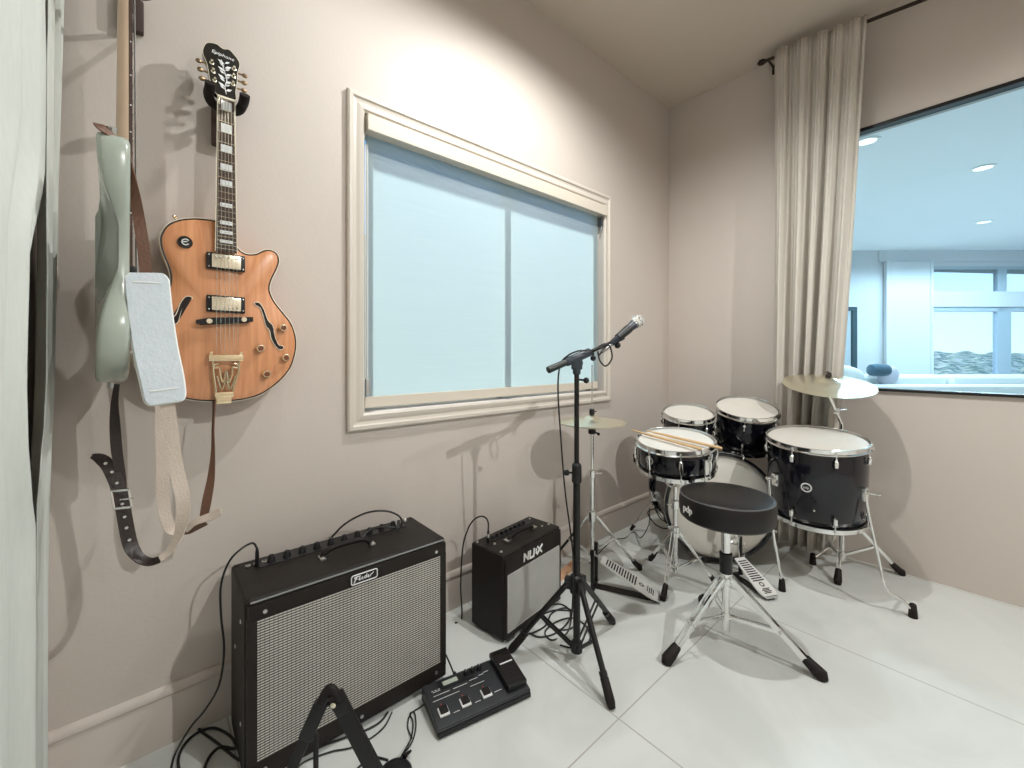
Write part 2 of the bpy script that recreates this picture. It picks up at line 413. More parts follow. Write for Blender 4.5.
# ------------------------------------------------------------------ the next room, seen through the glass
def fr(lat, d, z=0.): return FW*d + RT*lat + UP*z
ROOM2 = mat('next_room_white_paint', (.60, .615, .63), .7, bump=.05, var=.02, vscale=2)
ROOM2C = mat('next_room_ceiling_paint', (.88, .90, .91), .8, bump=.05, var=.02, vscale=2)
FLOOR2 = mat('next_room_wood_floor', (.58, .52, .45), .4, var=.2, vscale=4)
D2, Z2 = 7.4, 3.0
P0, P1, P2, P3 = V((XF+.12, 3.3, 0)), fr(3.4, D2), fr(10.6, D2), V((XF+.12, -3.4, 0))
def wallseg(mb, a, b, z0, z1, th=.12):
    d = (b-a).normalized(); nrm = V((-d.y, d.x, 0))
    mb.prism([a+UP*z0, b+UP*z0, b+UP*z0+nrm*th, a+UP*z0+nrm*th], UP*(z1-z0))
L0, L1, ZA, ZB = 7.42, 9.9, .60, 2.72      # the window of that room: lateral span and heights
mb = MB(); wallseg(mb, P0, P1, 0, Z2); struct(mb.build('wall_next_room_side', ROOM2, smooth=False))
mb = MB(); wallseg(mb, P2, P3, 0, Z2); struct(mb.build('wall_next_room_end', ROOM2, smooth=False))
mb = MB()
wallseg(mb, P1, fr(L0, D2), 0, Z2); wallseg(mb, fr(L1, D2), P2, 0, Z2); wallseg(mb, fr(L0, D2), fr(L1, D2), 0, ZA); wallseg(mb, fr(L0, D2), fr(L1, D2), ZB, Z2)
struct(mb.build('wall_next_room', ROOM2, smooth=False))
out = [P0, P1, P2, P3]
mb = MB(); mb.prism([p + UP*Z2 for p in out], UP*.12); struct(mb.build('ceiling_next_room', ROOM2C, smooth=False))
mb = MB(); mb.prism([p - UP*.12 for p in out], UP*.12); struct(mb.build('floor_next_room', FLOOR2, smooth=False))
# shallow pelmet band and side panel that frame the window recess
mb = MB(); mb.prism([fr(6.48, D2, 2.80), fr(10.4, D2, 2.80), fr(10.4, D2-.03, 2.80), fr(6.48, D2-.03, 2.80)], UP*.2); struct(mb.build('trim_1', ROOM2, smooth=False))
sl = thing('sliding_panel', 'tall white sliding screen panel in the next room beside its window', 'panel', fr(6.98, D2-.05, 0))
mb = MB(); mb.prism([fr(6.56, D2-.02, .05), fr(7.38, D2-.02, .05), fr(7.38, D2-.07, .05), fr(6.56, D2-.07, .05)], UP*2.74); mb.build('panel_board', mat('panel_white', (.64, .66, .67), .55, var=.02), sl, world=True, smooth=False)
mb = MB()
for a, b in ((6.56, 6.60), (7.34, 7.38)): mb.prism([fr(a, D2-.065, .05), fr(b, D2-.065, .05), fr(b, D2-.085, .05), fr(a, D2-.085, .05)], UP*2.74)
mb.build('panel_edge', mat('panel_edge_grey', (.66, .70, .72), .5, var=.02), sl, world=True, smooth=False)
w3 = struct(thing('window_3', 'w', 'w', fr(8.6, D2))); del w3['label']; del w3['category']
FRM = mat('blue_grey_window_frame', (.40, .48, .54), .4, var=.03)
mb = MB()
def fbar(l0, l1, z0, z1, d0=D2+.0, d1=D2+.07): mb.prism([fr(l0, d0, z0), fr(l1, d0, z0), fr(l1, d1, z0), fr(l0, d1, z0)], UP*(z1-z0))
fbar(L0, L0+.04, ZA, ZB); fbar(L1-.05, L1, ZA, ZB); fbar(L0, L1, ZB-.05, ZB); fbar(L0, L1, ZA, ZA+.06)
fbar(8.60, 8.84, ZA, 2.0, D2-.0, D2+.08); fbar(8.60, 8.76, 2.26, ZB)
fbar(L0, L1, 1.92, 2.0)
mb.build('window_frame', FRM, w3, world=True, smooth=False)
mb = MB(); fbar(L0, L1, 2.0, 2.27, D2-.03, D2+.10); mb.build('window_transom', ROOM2, w3, world=True, smooth=False)
for l0, l1, z0, z1 in ((L0+.04, 8.60, ZA+.06, 1.92), (8.84, L1-.05, ZA+.06, 1.92), (L0+.04, 8.60, 2.27, ZB-.05), (8.76, L1-.05, 2.27, ZB-.05)):
    mb = MB(); fbar(l0, l1, z0, z1, D2+.03, D2+.036); mb.build('window_pane', CLEAR, w3, world=True, smooth=False)
# porch roof over that window, its underside shows in the upper panes
mb = MB(); mb.prism([fr(6.5, D2+.16, 2.78), fr(11.5, D2+.16, 2.78), fr(11.5, D2+.9, 2.72), fr(6.5, D2+.35, 2.72)], UP*.1); struct(mb.build('roof_porch', mat('porch_soffit', (.45, .5, .52), .7, var=.04), smooth=False))
# hillside
m, N, L = nodes_of('dry_scrub_hillside'); b = N['Principled BSDF']; b.inputs['Roughness'].default_value = .9
tc = N.new('ShaderNodeTexCoord'); nz = N.new('ShaderNodeTexNoise'); nz.inputs['Scale'].default_value = .8; nz.inputs['Detail'].default_value = 9; nz.inputs['Roughness'].default_value = .7
L.new(tc.outputs['Object'], nz.inputs[0]); cr = N.new('ShaderNodeValToRGB')
cr.color_ramp.elements[0].position = .46; cr.color_ramp.elements[0].color = (.012, .05, .008, 1); cr.color_ramp.elements[1].position = .53; cr.color_ramp.elements[1].color = (.95, .70, .42, 1)
e = cr.color_ramp.elements.new(.495); e.color = (.12, .26, .04, 1)
L.new(nz.outputs[0], cr.inputs[0]); L.new(cr.outputs[0], b.inputs[0])
mb = MB(); rows = []
for j in range(41):
    d = 16 + j*2.6; r = []
    for i in range(61):
        l = d*(.55 + i*.0175)
        u = (l/d-1.0)
        crest = 1.75 - 2.6*u*u*2 - .9*max(0, u)
        k = min(1, j/26); z = -7.5 + (crest+7.5)*(k**.55) - max(0, j-26)*.5
        z += .30*math.sin(i*1.7+j*.6)*math.sin(j*.9) + random.uniform(-.16, .16)
        r.append(mb.bm.verts.new(fr(l, d, z)))
    rows.append(r)
for a, c in zip(rows, rows[1:]):
    for i in range(60): mb.face((a[i], a[i+1], c[i+1], c[i]))
struct(mb.build('hill', m))

# sofa with its back to the glass
SOFA = mat('white_sofa_fabric', (.72, .73, .72), .85, bump=.2, bscale=120, var=.03)
SD = 4.9
sf = thing('sofa', 'long white sofa in the next room with loose back cushions', 'sofa', fr(5.4, SD))
BR = Matrix((RT, FW, UP)).transposed().to_4x4()
def fbox(mb, l, d, z, sl_, sd, sz, bev): mb.box(fr(l, d, z), (sl_, sd, sz), bev, BR, 3)
mb = MB(); fbox(mb, 5.5, SD, .25, 3.5, .85, .40, .03); mb.build('sofa_base', SOFA, sf, world=True)
mb = MB(); fbox(mb, 5.5, SD-.36, .50, 3.5, .16, .66, .05); mb.build('sofa_back', SOFA, sf, world=True)
for l in (4.32, 5.42-.02, 6.50): 
    mb = MB(); fbox(mb, l, SD-.16, .70, 1.05, .22, .46, .09); mb.build('back_cushion', SOFA, sf, world=True)
for l in (4.4, 5.5, 6.6):
    mb = MB(); fbox(mb, l, SD+.08, .50, 1.08, .62, .16, .06); mb.build('seat_cushion', SOFA, sf, world=True)
for l in (3.82, 7.18):
    mb = MB(); fbox(mb, l, SD, .42, .22, .85, .50, .06); mb.build('armrest', SOFA, sf, world=True)
for l in (3.85, 7.15):
    for d in (SD-.36, SD+.36):
        mb = MB(); mb.rod(fr(l, d, 0), fr(l, d, .07), .022, 10); mb.build('leg', BLKM, sf, world=True)
def pillow(name, label, l, d, z, s, m, rot):
    b = bmesh.new(); bmesh.ops.create_uvsphere(b, u_segments=28, v_segments=16, radius=1)
    for v in b.verts:
        for ax in (0, 2):
            c = v.co[ax]; v.co[ax] = math.copysign(abs(c)**.72, c)
        v.co = V((v.co.x*s[0], v.co.y*s[1], v.co.z*s[2]))
    bmesh.ops.transform(b, matrix=Matrix.Translation(fr(l, d, z)) @ BR @ Euler(rot).to_matrix().to_4x4(), verts=b.verts)
    mb = MB(); mb.merge(b); o = mb.build(name, m); return tag(o, label, 'cushion')
pillow('throw_pillow', 'white throw pillow on the sofa back closest to the linen curtain', 3.74, SD-.24, .905, (.17, .06, .12), SOFA, (.2, .3, 0))
pillow('throw_pillow', 'pale lilac throw pillow leaning on the sofa back beside the blue bolster', 4.17, SD-.26, .905, (.13, .055, .10), mat('lilac_pillow_cotton', (.56, .54, .62), .9, bump=.2, var=.05), (.3, -.7, .0))
mb = MB(); c = fr(4.02, SD-.32, .985); mb.tube([c-RT*.105, c-RT*.09, c-RT*.05, c+RT*.05, c+RT*.09, c+RT*.105], [.03, .060, .070, .070, .060, .03], 24)
tag(mb.build('bolster_cushion', mat('dark_blue_velvet', (.030, .085, .13), .8, sheen=.3, var=.1)), 'round dark blue bolster lying along the top of the white sofa', 'cushion')
mr = thing('framed_mirror', 'tall narrow dark framed mirror behind the sofa at the curtain edge', 'mirror', fr(5.13, 6.5))
mb = MB()
for l0, l1, z0, z1 in ((4.93, 4.98, 0, 1.90), (5.30, 5.37, 0, 1.90), (4.98, 5.30, 0, .06), (4.98, 5.30, 1.84, 1.90)): mb.prism([fr(l0, 6.50, z0), fr(l1, 6.50, z0), fr(l1, 6.54, z0), fr(l0, 6.54, z0)], UP*(z1-z0))
mb.build('mirror_frame', mat('dark_teal_frame', (.03, .06, .075), .4, var=.1), mr, world=True, smooth=False)
mb = MB(); mb.prism([fr(4.98, 6.52, .06), fr(5.30, 6.52, .06), fr(5.30, 6.53, .06), fr(4.98, 6.53, .06)], UP*1.78); mb.build('mirror_glass', mat('mirror_silver', (.8, .85, .87), .03, 1.), mr, world=True, smooth=False)
LENS = bpy.data.materials.new('warm_lamp_lens'); LENS.use_nodes = True
LENS.node_tree.nodes['Principled BSDF'].inputs['Emission Color'].default_value = (1, .93, .78, 1); LENS.node_tree.nodes['Principled BSDF'].inputs['Emission Strength'].default_value = 3.0
for (x, y), lb in zip(((6.22, .042), (8.76, .05), (4.69, .70)), ('round recessed ceiling light in the next room, the larger looking of the two', 'round recessed ceiling light in the next room, just above its window', 'round recessed ceiling light in the next room peeping out beside the linen curtain')):
    t = thing('recessed_ceiling_light', lb, 'ceiling light', (x, y, Z2), 0, 'recessed lights of the next room')
    mb = MB(); mb.lathe([(.066, -.001), (.070, -.010), (.092, -.008), (.095, -.0005)], 36); mb.build('light_trim', WHITEP, t)
    mb = MB(); mb.lathe([(.067, -.003), (.03, -.0045), (0, -.005)], 36); mb.build('light_lens', LENS, t)

# ------------------------------------------------------------------ curtains
rd = thing('curtain_rod', 'thin dark bronze curtain rod above the wide glass opening', 'curtain rod', (2.87, .2, 2.9))
BRONZE = mat('dark_bronze_rod', (.030, .018, .014), .4, .6, var=.1)
def rz_(y): return 2.962 - .098*(.917-y)
mb = MB(); mb.rod((2.87, .91, rz_(.91)), (2.87, -1.2, rz_(-1.2)), .0095, 14); mb.build('rod', BRONZE, rd, world=True)
mb = MB(); mb.tube([(2.87, .905, rz_(.905)), (2.87, .92, rz_(.92)), (2.87, .94, rz_(.94)), (2.87, .955, rz_(.955))], [.010, .017, .017, .004], 16); mb.build('finial', BRONZE, rd, world=True)
for y in (.895, -1.15):
    mb = MB(); mb.box((XF-.004, y, rz_(y)), (.008, .03, .06), .002); mb.rod((XF, y, rz_(y)), (2.87, y, rz_(y)), .006, 10); mb.build('wall_bracket', BRONZE, rd, world=True)
def curtain(name, label, m, rowsf, nfold, amp, group_axis, folds_seed, n=220, nz=44, th=.0016, gather=0):
    """rowsf(t) -> (start point, end point, out vector) at height fraction t from the top"""
    rnd = random.Random(folds_seed); ph = [rnd.uniform(-.5, .5) for _ in range(nfold+2)]; am = [rnd.uniform(.55, 1.15) for _ in range(nfold+2)]
    mb = MB(); R = []
    for j in range(nz+1):
        t = j/nz; a, b, o = rowsf(t); r = []
        for i in range(n+1):
            s = i/n; q = s*nfold; k = int(q); f = q-k
            ss = f*f*(3-2*f); A = am[k]*(1-ss)+am[k+1]*ss; pz = ph[k]*(1-ss)+ph[k+1]*ss
            sw = (1-t)**3
            w = math.sin(2*PI*(q+.22*math.sin(2.3*s*PI+1.1+1.5*t)) + pz*2.6) + .34*math.sin(5.1*PI*q+2.0*pz+2.2*t)*(.4+.6*s)
            w += gather/amp/.5*math.sin(2*PI*s*23+1.5*math.sin(9*s))*sw
            r.append(mb.bm.verts.new(a.lerp(b, s) + o*(A*amp*w*(.45+.55*min(1, t*2.2)))))
        R.append(r)
    for p, q in zip(R, R[1:]):
        for i in range(n): mb.face((p[i], p[i+1], q[i+1], q[i]))
    o = mb.build(name, m, fix=False); o.data.set_sharp_from_angle(angle=PI)
    sm = o.modifiers.new('thickness', 'SOLIDIFY'); sm.thickness = th
    return tag(o, label, 'curtain')
def rows_r(t):
    z = rz_(.64)+.018 - t*(rz_(.64)-.02)
    k = min(1, t*1.35)
    yl = .852 + .022*k; yr = .423 + .122*k + max(0, t-.69)*.12
    x = 2.834+.022*min(1, t*3)
    return V((x, yl, z+.022*(1-t))), V((x, yr, z-.021*(1-t))), V((1, 0, 0))
curtain('linen_curtain', 'pale linen curtain hanging beside the glass opening behind the drums', LINEN, rows_r, 5, .034, 0, 5, gather=.006)
SHADOW_GAP = [(3.0, 1.285, 1.37), (1.90, 1.295, 1.362), (1.76, 1.312, 1.345), (1.52, 1.312, 1.342), (1.44, 1.25, 1.345), (1.34, 1.175, 1.355), (1.10, 1.15, 1.352), (1.00, 1.165, 1.33), (.92, 1.20, 1.29), (.84, 1.245, 1.258), (0, 1.25, 1.262)]  # invented parting, shaped to stand in for the dark shadow on the curtain
def shadow_gap(z):
    for (z0, a0, b0), (z1, a1, b1) in zip(SHADOW_GAP, SHADOW_GAP[1:]):
        if z <= z0 and z >= z1: k = (z0-z)/(z0-z1); k = k*k*(3-2*k); return a0+(a1-a0)*k, b0+(b1-b0)*k
    return SHADOW_GAP[-1][1:]
def rows_l2(t):
    z = 2.95 - t*2.93
    return V((-.166-.006*t, shadow_gap(z)[1], z)), V((-.154-.047*min(1, t*1.25), 1.578, z)), V((1, .1, 0))
def rows_l(t):
    z = 2.95 - t*2.93
    return V((-.163-.008*t, .62, z)), V((-.168-.006*t, shadow_gap(z)[0], z)), V((1, .1, 0))
curtain('white_curtain', 'broad white curtain at the edge of the room, hanging in long folds to the floor', LINENW, rows_l, 4, .020, 0, 11, nz=60)
curtain('white_curtain', 'narrow white curtain panel in the corner directly beside the pale green bass', LINENW, rows_l2, 2, .015, 0, 4, nz=60)

# ------------------------------------------------------------------ guitars
def resample(pts, n=5): return [(p.x, p.z) for p in smooth_path([(x, 0, z) for x, z in pts], n, True)]
def inset(pts, d):
    n = len(pts); area = sum(pts[i][0]*pts[(i+1) % n][1]-pts[(i+1) % n][0]*pts[i][1] for i in range(n)); s = 1 if area > 0 else -1
    out = []
    for i in range(n):
        a, b = pts[i-1], pts[(i+1) % n]; tx, tz = b[0]-a[0], b[1]-a[1]; l = math.hypot(tx, tz) or 1
        out.append((pts[i][0]-s*tz/l*d, pts[i][1]+s*tx/l*d))
    return out
def body_mb(outline, y0, y1, r, dome, c, backdome=0.):
    """y0 front face, y1 back face (y0 < y1), r edge radius, dome rise of the front"""
    mb = MB(); rings = []
    def add(pts, y): rings.append(mb.vs([(x, y, z) for x, z in pts]))
    def scaled(pts, s): return [(c[0]+(x-c[0])*s, c[1]+(z-c[1])*s) for x, z in pts]
    ins = inset(outline, r)
    for s in (.15, .5, .8, .93): add(scaled(ins, s), y1+backdome*(1-s*s))
    add(ins, y1); add(inset(outline, r*.3), y1-r*.3); add(outline, y1-r); add(outline, y0+r); add(inset(outline, r*.3), y0+r*.3); add(ins, y0)
    for s in (.93, .8, .6, .4, .2): add(scaled(ins, s), y0-dome*(1-s*s)**.8)
    for a, b in zip(rings, rings[1:]):
        for k in range(len(a)): mb.face((a[k], a[(k+1) % len(a)], b[(k+1) % len(a)], b[k]))
    mb.face(rings[0]); mb.face(rings[-1])
    return mb

GO = V((.167, 1.522, 1.028))
gt = thing('hollow_body_guitar', 'natural orange wood hollow body guitar with black f shaped holes hanging on the wall', 'guitar', GO)
GB = [(-0.01, .517), (-.054, .515), (-.093, .503), (-.121, .482), (-.135, .451), (-.136, .424), (-.129, .393), (-.118, .359), (-.115, .326), (-.124, .292), (-.146, .258), (-.172, .226), (-.190, .19), (-.196, .155), (-.194, .12), (-.185, .08), (-.165, .047), (-.136, .021), (-.098, .002), (-.055, -.012), (0, -.018), (.051, -.018), (.104, -.005), (.152, .029), (.189, .074), (.206, .13), (.207, .177), (.193, .224), (.168, .259), (.143, .294), (.131, .327), (.136, .357), (.150, .392), (.158, .422), (.151, .446), (.131, .455), (.111, .449), (.092, .436), (.067, .432), (.047, .444), (.036, .47), (.025, .51)]
gt.scale = (1.014, 1.014, 1.014)
OL = resample(GB, 4)
bmb = body_mb(OL, 0, .068, .005, .014, (.0, .22), .012)
bmb.bm.normal_update(); bvh = BVHTree.FromBMesh(bmb.bm)
def top_y(x, z):
    h = bvh.ray_cast(V((x, -1, z)), V((0, 1, 0)))
    return h[0].y if h[0] else 0.
body = bmb.build('body', SPRUCE, gt, ang=50)
mb = MB(); mb.tube([(x, .0008, z) for x, z in inset(OL, .0035)], .0022, 6, closed=True); mb.build('binding', BLKP, body)
mb = MB(); mb.tube([(x, .004, z) for x, z in inset(OL, .0008)], .0024, 6, closed=True); mb.build('outer_binding', IVORY, body)
FHR = [(.086, .279), (.092, .283), (.102, .28), (.113, .26), (.123, .229), (.137, .212), (.142, .18), (.153, .153), (.161, .15), (.168, .147), (.164, .139), (.155, .138), (.143, .15), (.131, .175), (.127, .198), (.117, .211), (.111, .238), (.102, .266), (.092, .272)]
FHL = [(.013*2-x-.006, z+.003) for x, z in FHR]
for f in (FHR, FHL):
    f = [(p.x, p.z) for p in smooth_path([(x, 0, z) for x, z in f], 3, True)]
    mb = MB(); a = mb.vs([(x, top_y(x, z)-.0026, z) for x, z in f]); mb.face(a); bmesh.ops.triangulate(mb.bm, faces=mb.bm.faces)
    fh = mb.build('f_hole', mat('f_hole_dark', (.016, .008, .006), .8, var=.1), body, smooth=False)
    mb = MB(); mb.tube([(x, top_y(x, z)-.0016, z) for x, z in f], .0013, 6, closed=True); mb.build('f_hole_binding', IVORY, body)
# neck, fretboard, inlays, frets
NY = -.020
def fx(z, s): return (.0135 + s*(.0265 - (z-.424)/(.872-.424)*.0055))
mb = MB()
prof = []
rr = []
for z in (.43, .50, .53, .60, .87, .885):
    w = (fx(z, 1)-fx(z, -1))/2; dpt = .060 if z < .52 else (.030 if z < .56 else .020)
    rr.append(mb.vs([(.0135+w*math.cos(a), NY+.004+dpt*math.sin(a), z) for a in [PI*k/10 for k in range(11)]]))
for a, b2 in zip(rr, rr[1:]):
    for k in range(10): mb.face((a[k], a[k+1], b2[k+1], b2[k]))
    mb.face((a[10], a[0], b2[0], b2[10]))
mb.face(rr[0]); mb.face(rr[-1]); neck = mb.build('neck', MAPLE, gt)
mb = MB(); mb.prism([(fx(.424, -1), NY, .424), (fx(.424, 1), NY, .424), (fx(.872, 1), NY, .872), (fx(.872, -1), NY, .872)], (0, .006, 0)); fb = mb.build('fretboard', ROSEW, gt, smooth=False)
mb = MB()
for s in (-1, 1): mb.beam((fx(.424, s), NY+.003, .424), (fx(.872, s), NY+.003, .872), .0022, .0066, 0, (0, 1, 0))
mb.build('fretboard_binding', IVORY, fb, smooth=False)
mb = MB(); scale = .628
for k in range(1, 22):
    z = .874 - scale*(1-2**(-k/12))
    if z < .428: break
    mb.rod((fx(z, -1), NY-.0004, z), (fx(z, 1), NY-.0004, z), .0011, 6)
mb.build('frets', NICKEL, fb)
for z, h in ((.853, .026), (.787, .026), (.727, .022), (.672, .020), (.625, .018), (.561, .012), (.509, .011), (.481, .010), (.454, .009)):
    w = .62*(fx(z, 1)-fx(z, -1))
    mb = MB(); mb.box((.0135, NY-.0006, z), (w, .0012, h), .0005); mb.build('inlay', PEARL, fb, smooth=False)
mb = MB(); mb.box((.0135, NY-.001, .875), (.044, .009, .006), .001); mb.build('nut', IVORY, gt)
# headstock tilted back
HM = Matrix.Translation((.0135, NY+.002, .877)) @ Matrix.Rotation(math.radians(-11), 4, 'X')
HO = [(-.022, 0), (-.037, .032), (-.041, .060), (-.045, .088), (-.054, .118), (-.047, .149), (-.034, .160), (-.018, .163), (-.004, .156), (.010, .162), (.024, .150), (.035, .134), (.036, .118), (.030, .092), (.028, .060), (.024, .030), (.021, 0)]
HO = [(x*1.03, z*1.05) for x, z in HO]
mb = MB(HM); ho = [(p.x, p.z) for p in smooth_path([(x, 0, z) for x, z in HO], 3, True)]
mb.prism([(x, -.002, z) for x, z in ho], (0, .016, 0)); hs = mb.build('headstock', GHEAD, gt, smooth=False)
mb = MB(HM); mb.tube([(x, -.0022, z) for x, z in inset(ho, .001)], .0008, 6, closed=True); mb.build('headstock_binding', IVORY, hs)
# vine inlay of the headstock: a stem with paired leaves
mb = MB(HM)
mb.tube([(0, -.0028, .012), (-.003, -.0028, .035), (.002, -.0028, .06), (-.004, -.0028, .09), (-.010, -.0028, .122)], .0013, 6, smooth=5)
def leaf(x, z, dx, dz, w):
    n_ = math.hypot(dx, dz); px, pz = -dz/n_*w, dx/n_*w
    a = mb.vs([(x, -.0029, z), (x+dx*.5+px, -.0029, z+dz*.5+pz), (x+dx, -.0029, z+dz), (x+dx*.5-px, -.0029, z+dz*.5-pz)]); mb.face(a)
for z, s in ((.022, 1), (.034, -1), (.048, 1), (.060, -1), (.073, 1), (.086, -1), (.098, 1), (.110, -1)):
    leaf(-.002, z, .017*s, .011, .0042); leaf(-.002, z+.004, -.013*s, .010, .0034)
mb.build('vine_inlay', PEARL, hs, smooth=False)
M = HM @ Matrix.Translation((-.006, -.003, .139)) @ Matrix.Rotation(math.radians(3), 4, 'Y') @ Matrix.Rotation(PI/2, 4, 'X')
text_bm('Epiphone', .0150, M, .0004, .25).build('headstock_lettering', PEARL, hs, smooth=False)
for k, (x, z, s) in enumerate(((-.046, .098, -1), (-.043, .071, -1), (-.040, .043, -1), (.033, .105, 1), (.031, .079, 1), (.029, .052, 1))):
    mb = MB(HM); mb.rod((x-s*.008, .006, z), (x+s*.010, .006, z), .0028, 10); mb.ball((x+s*.017, .006, z), .0085, 14, (.95, .6, .8))
    tn = mb.build('tuning_peg', PEG, gt)
    mb = MB(HM); mb.lathe([(0, .014), (.003, .014), (.0035, .004), (.0058, .003), (.006, 0)], 16, Matrix.Translation((x-s*.012, -.002, z)) @ Matrix.Rotation(PI/2, 4, 'X')); mb.build('string_post', NICKEL, tn)
# pickups
for z0, nm in ((.394, 'a'), (.270, 'b')):
    mb = MB(); mb.box((.0135, -.016, z0), (.095, .010, .049), .004); pk = mb.build('pickup', BLKP, gt)
    mb = MB(); mb.box((.0135, -.0225, z0), (.072, .010, .040), .003); mb.build('pickup_cover', NICKEL, pk)
    mb = MB()
    for k in range(6): mb.lathe([(0, .0016), (.0022, .001), (.0026, 0)], 12, Matrix.Translation((-.013+k*.0106, -.0275, z0+(.012 if z0 > .3 else -.012))) @ Matrix.Rotation(PI/2, 4, 'X'))
    mb.build('pole_screws', STEEL, pk)
    mb = MB()
    for sx in (-1, 1):
        for sz in (-1, 1): mb.lathe([(0, .0016), (.002, .001), (.0024, 0)], 10, Matrix.Translation((.0135+sx*.042, -.021, z0+sz*.017)) @ Matrix.Rotation(PI/2, 4, 'X'))
    mb.build('ring_screws', STEEL, pk)
# bridge on two thumb wheels
mb = MB(); mb.prism([(-.059, -.036, .208), (.079, -.036, .221), (.079, -.036, .235), (.05, -.036, .233), (.01, -.036, .230), (-.03, -.036, .227), (-.059, -.036, .219)], (0, .010, 0)); mb.prism([(-.05, -.026, .206), (.07, -.026, .218), (.07, -.026, .226), (-.05, -.026, .214)], (0, .014, 0)); br = mb.build('bridge', BLKP, gt, smooth=False)
for x, z in ((-.029, .217), (.055, .226)):
    mb = MB(); mb.lathe([(0, .004), (.007, .004), (.0075, 0), (.0075, -.003)], 18, Matrix.Translation((x, -.037, z)) @ Matrix.Rotation(PI/2, 4, 'X')); mb.build('thumb_wheel', NICKEL, br)
# trapeze tailpiece with scrolls
mb = MB(); mb.box((.0125, -.026, .112), (.085, .012, .019), .003); mb.box((-.024, -.026, .125), (.007, .010, .010), .002); mb.box((.049, -.026, .125), (.007, .010, .010), .002)
mb.tube([(-.020, -.024, .102), (-.018, -.022, .07), (-.014, -.020, .03), (-.012, -.020, .012)], .0032, 8, smooth=5); mb.tube([(.045, -.024, .102), (.043, -.022, .07), (.033, -.020, .03), (.030, -.020, .012)], .0032, 8, smooth=5)
mb.tube([(-.006, -.023, .096), (-.016, -.023, .092), (-.014, -.023, .082), (-.004, -.023, .084), (-.001, -.023, .060), (.006, -.022, .040), (.0125, -.022, .075), (.019, -.022, .040), (.026, -.023, .060), (.029, -.023, .084), (.039, -.023, .082), (.041, -.023, .092), (.031, -.023, .096)], .0024, 8, smooth=5)
mb.tube([(-.010, -.021, .060), (.002, -.021, .020), (.0125, -.021, .045), (.023, -.021, .020), (.036, -.021, .060)], .0022, 8, smooth=5)
mb.box((.008, -.019, .004), (.047, .010, .016), .003); mb.box((.007, -.006, -.012), (.040, .024, .022), .004)
mb.build('tailpiece', GOLD, gt)
mb = MB()
for k in range(6):
    x0 = -.0125+k*.0105; x1 = .0135+(k-2.5)*.0072
    mb.tube([(x0, -.032, .118), (x0, -.0385, .226), (x1, NY-.0035, .874)], .0005, 5)
mb.build('strings', NICKEL, gt)
for x, z in ((.164, .207), (.100, .141), (.172, .112), (.118, .061)):
    y = top_y(x, z); Mk = Matrix.Translation((x, y, z)) @ Matrix.Rotation(PI/2, 4, 'X')
    mb = MB(); mb.lathe([(.0128, 0), (.0128, .006), (.0108, .019), (.0095, .020), (0, .020)], 24, Mk); kn = mb.build('knob', GOLD, gt)
    mb = MB(); mb.lathe([(.0082, .0195), (.0078, .0212), (0, .0218)], 24, Mk); mb.build('knob_cap', KNOBW, kn)
# round black badge with a pale stylised mark
y = top_y(-.082, .438); Mb = Matrix.Translation((-.082, y, .438)) @ Matrix.Rotation(PI/2, 4, 'X')
mb = MB(); mb.lathe([(.0175, -.001), (.0175, .003), (.016, .0045), (0, .0050)], 32, Mb); bd_ = mb.build('badge', GHEAD, gt)
mb = MB(Mb); mb.tube([(.008, .005, .0058), (.002, .0085, .0058), (-.0065, .004, .0058), (-.0065, -.004, .0058), (.001, -.008, .0058), (.0075, -.004, .0058)], .0015, 8, smooth=5); mb.tube([(-.006, 0, .0058), (.001, .001, .0058), (.005, .003, .0058)], .0015, 8, smooth=4); mb.build('badge_mark', PEARL, bd_)
mb = MB(); mb.lathe([(.003, 0), (.003, .008), (.006, .010), (.006, .013), (0, .014)], 16, Matrix.Translation((-.10, .03, .505)) @ Matrix.Rotation(-.3, 4, 'Y')); mb.build('strap_button', GOLD, gt)

def hanger(loc, rz, label, reach, bz=-.045, bh=.13):
    """wall hanger: block, arm and two padded prongs; local -y points into the room, origin on the wall at neck height"""
    t = thing('guitar_hanger', label, 'hanger', loc, rz)
    mb = MB(); mb.box((0, -.012, bz), (.055, .024, bh), .006); mb.build('wall_block', WOODB, t)
    mb = MB(); mb.rod((0, -.02, -.02), (0, -reach+.02, -.02), .007, 12); mb.build('arm', BLKM, t)
    mb = MB(); mb.tube([(-.042, -reach-.044, .012), (-.042, -reach-.032, .004), (-.042, -reach, .0), (-.032, -reach+.020, -.012), (0, -reach+.024, -.020), (.032, -reach+.020, -.012), (.042, -reach, .0), (.042, -reach-.032, .004), (.042, -reach-.044, .012)], .0135, 14, smooth=4); mb.build('padded_yoke', RUB, t)
    return t
hanger((GO.x+.0135, YW, GO.z+.888), 0, 'black padded wall hanger holding up the orange guitar', .10)

# pale green bass, edge on: its front looks along the wall
BO = V((-.063, 1.385, 1.087)); BRZ = math.radians(93.7)
bs = thing('bass_guitar', 'pale green solid body bass hanging edge on next to the white curtain', 'guitar', BO, BRZ)
BB = [(0, 0), (.09, .008), (.148, .05), (.172, .12), (.155, .20), (.137, .255), (.152, .31), (.166, .37), (.150, .412), (.115, .41), (.07, .372), (.035, .362), (-.035, .375), (-.07, .40), (-.10, .455), (-.125, .510), (-.155, .532), (-.176, .505), (-.176, .43), (-.157, .35), (-.146, .285), (-.156, .20), (-.180, .12), (-.165, .05), (-.095, .006)]
bo_ = resample(BB, 5)
bmb = body_mb(bo_, -.027, .027, .010, 0, (0, .2))
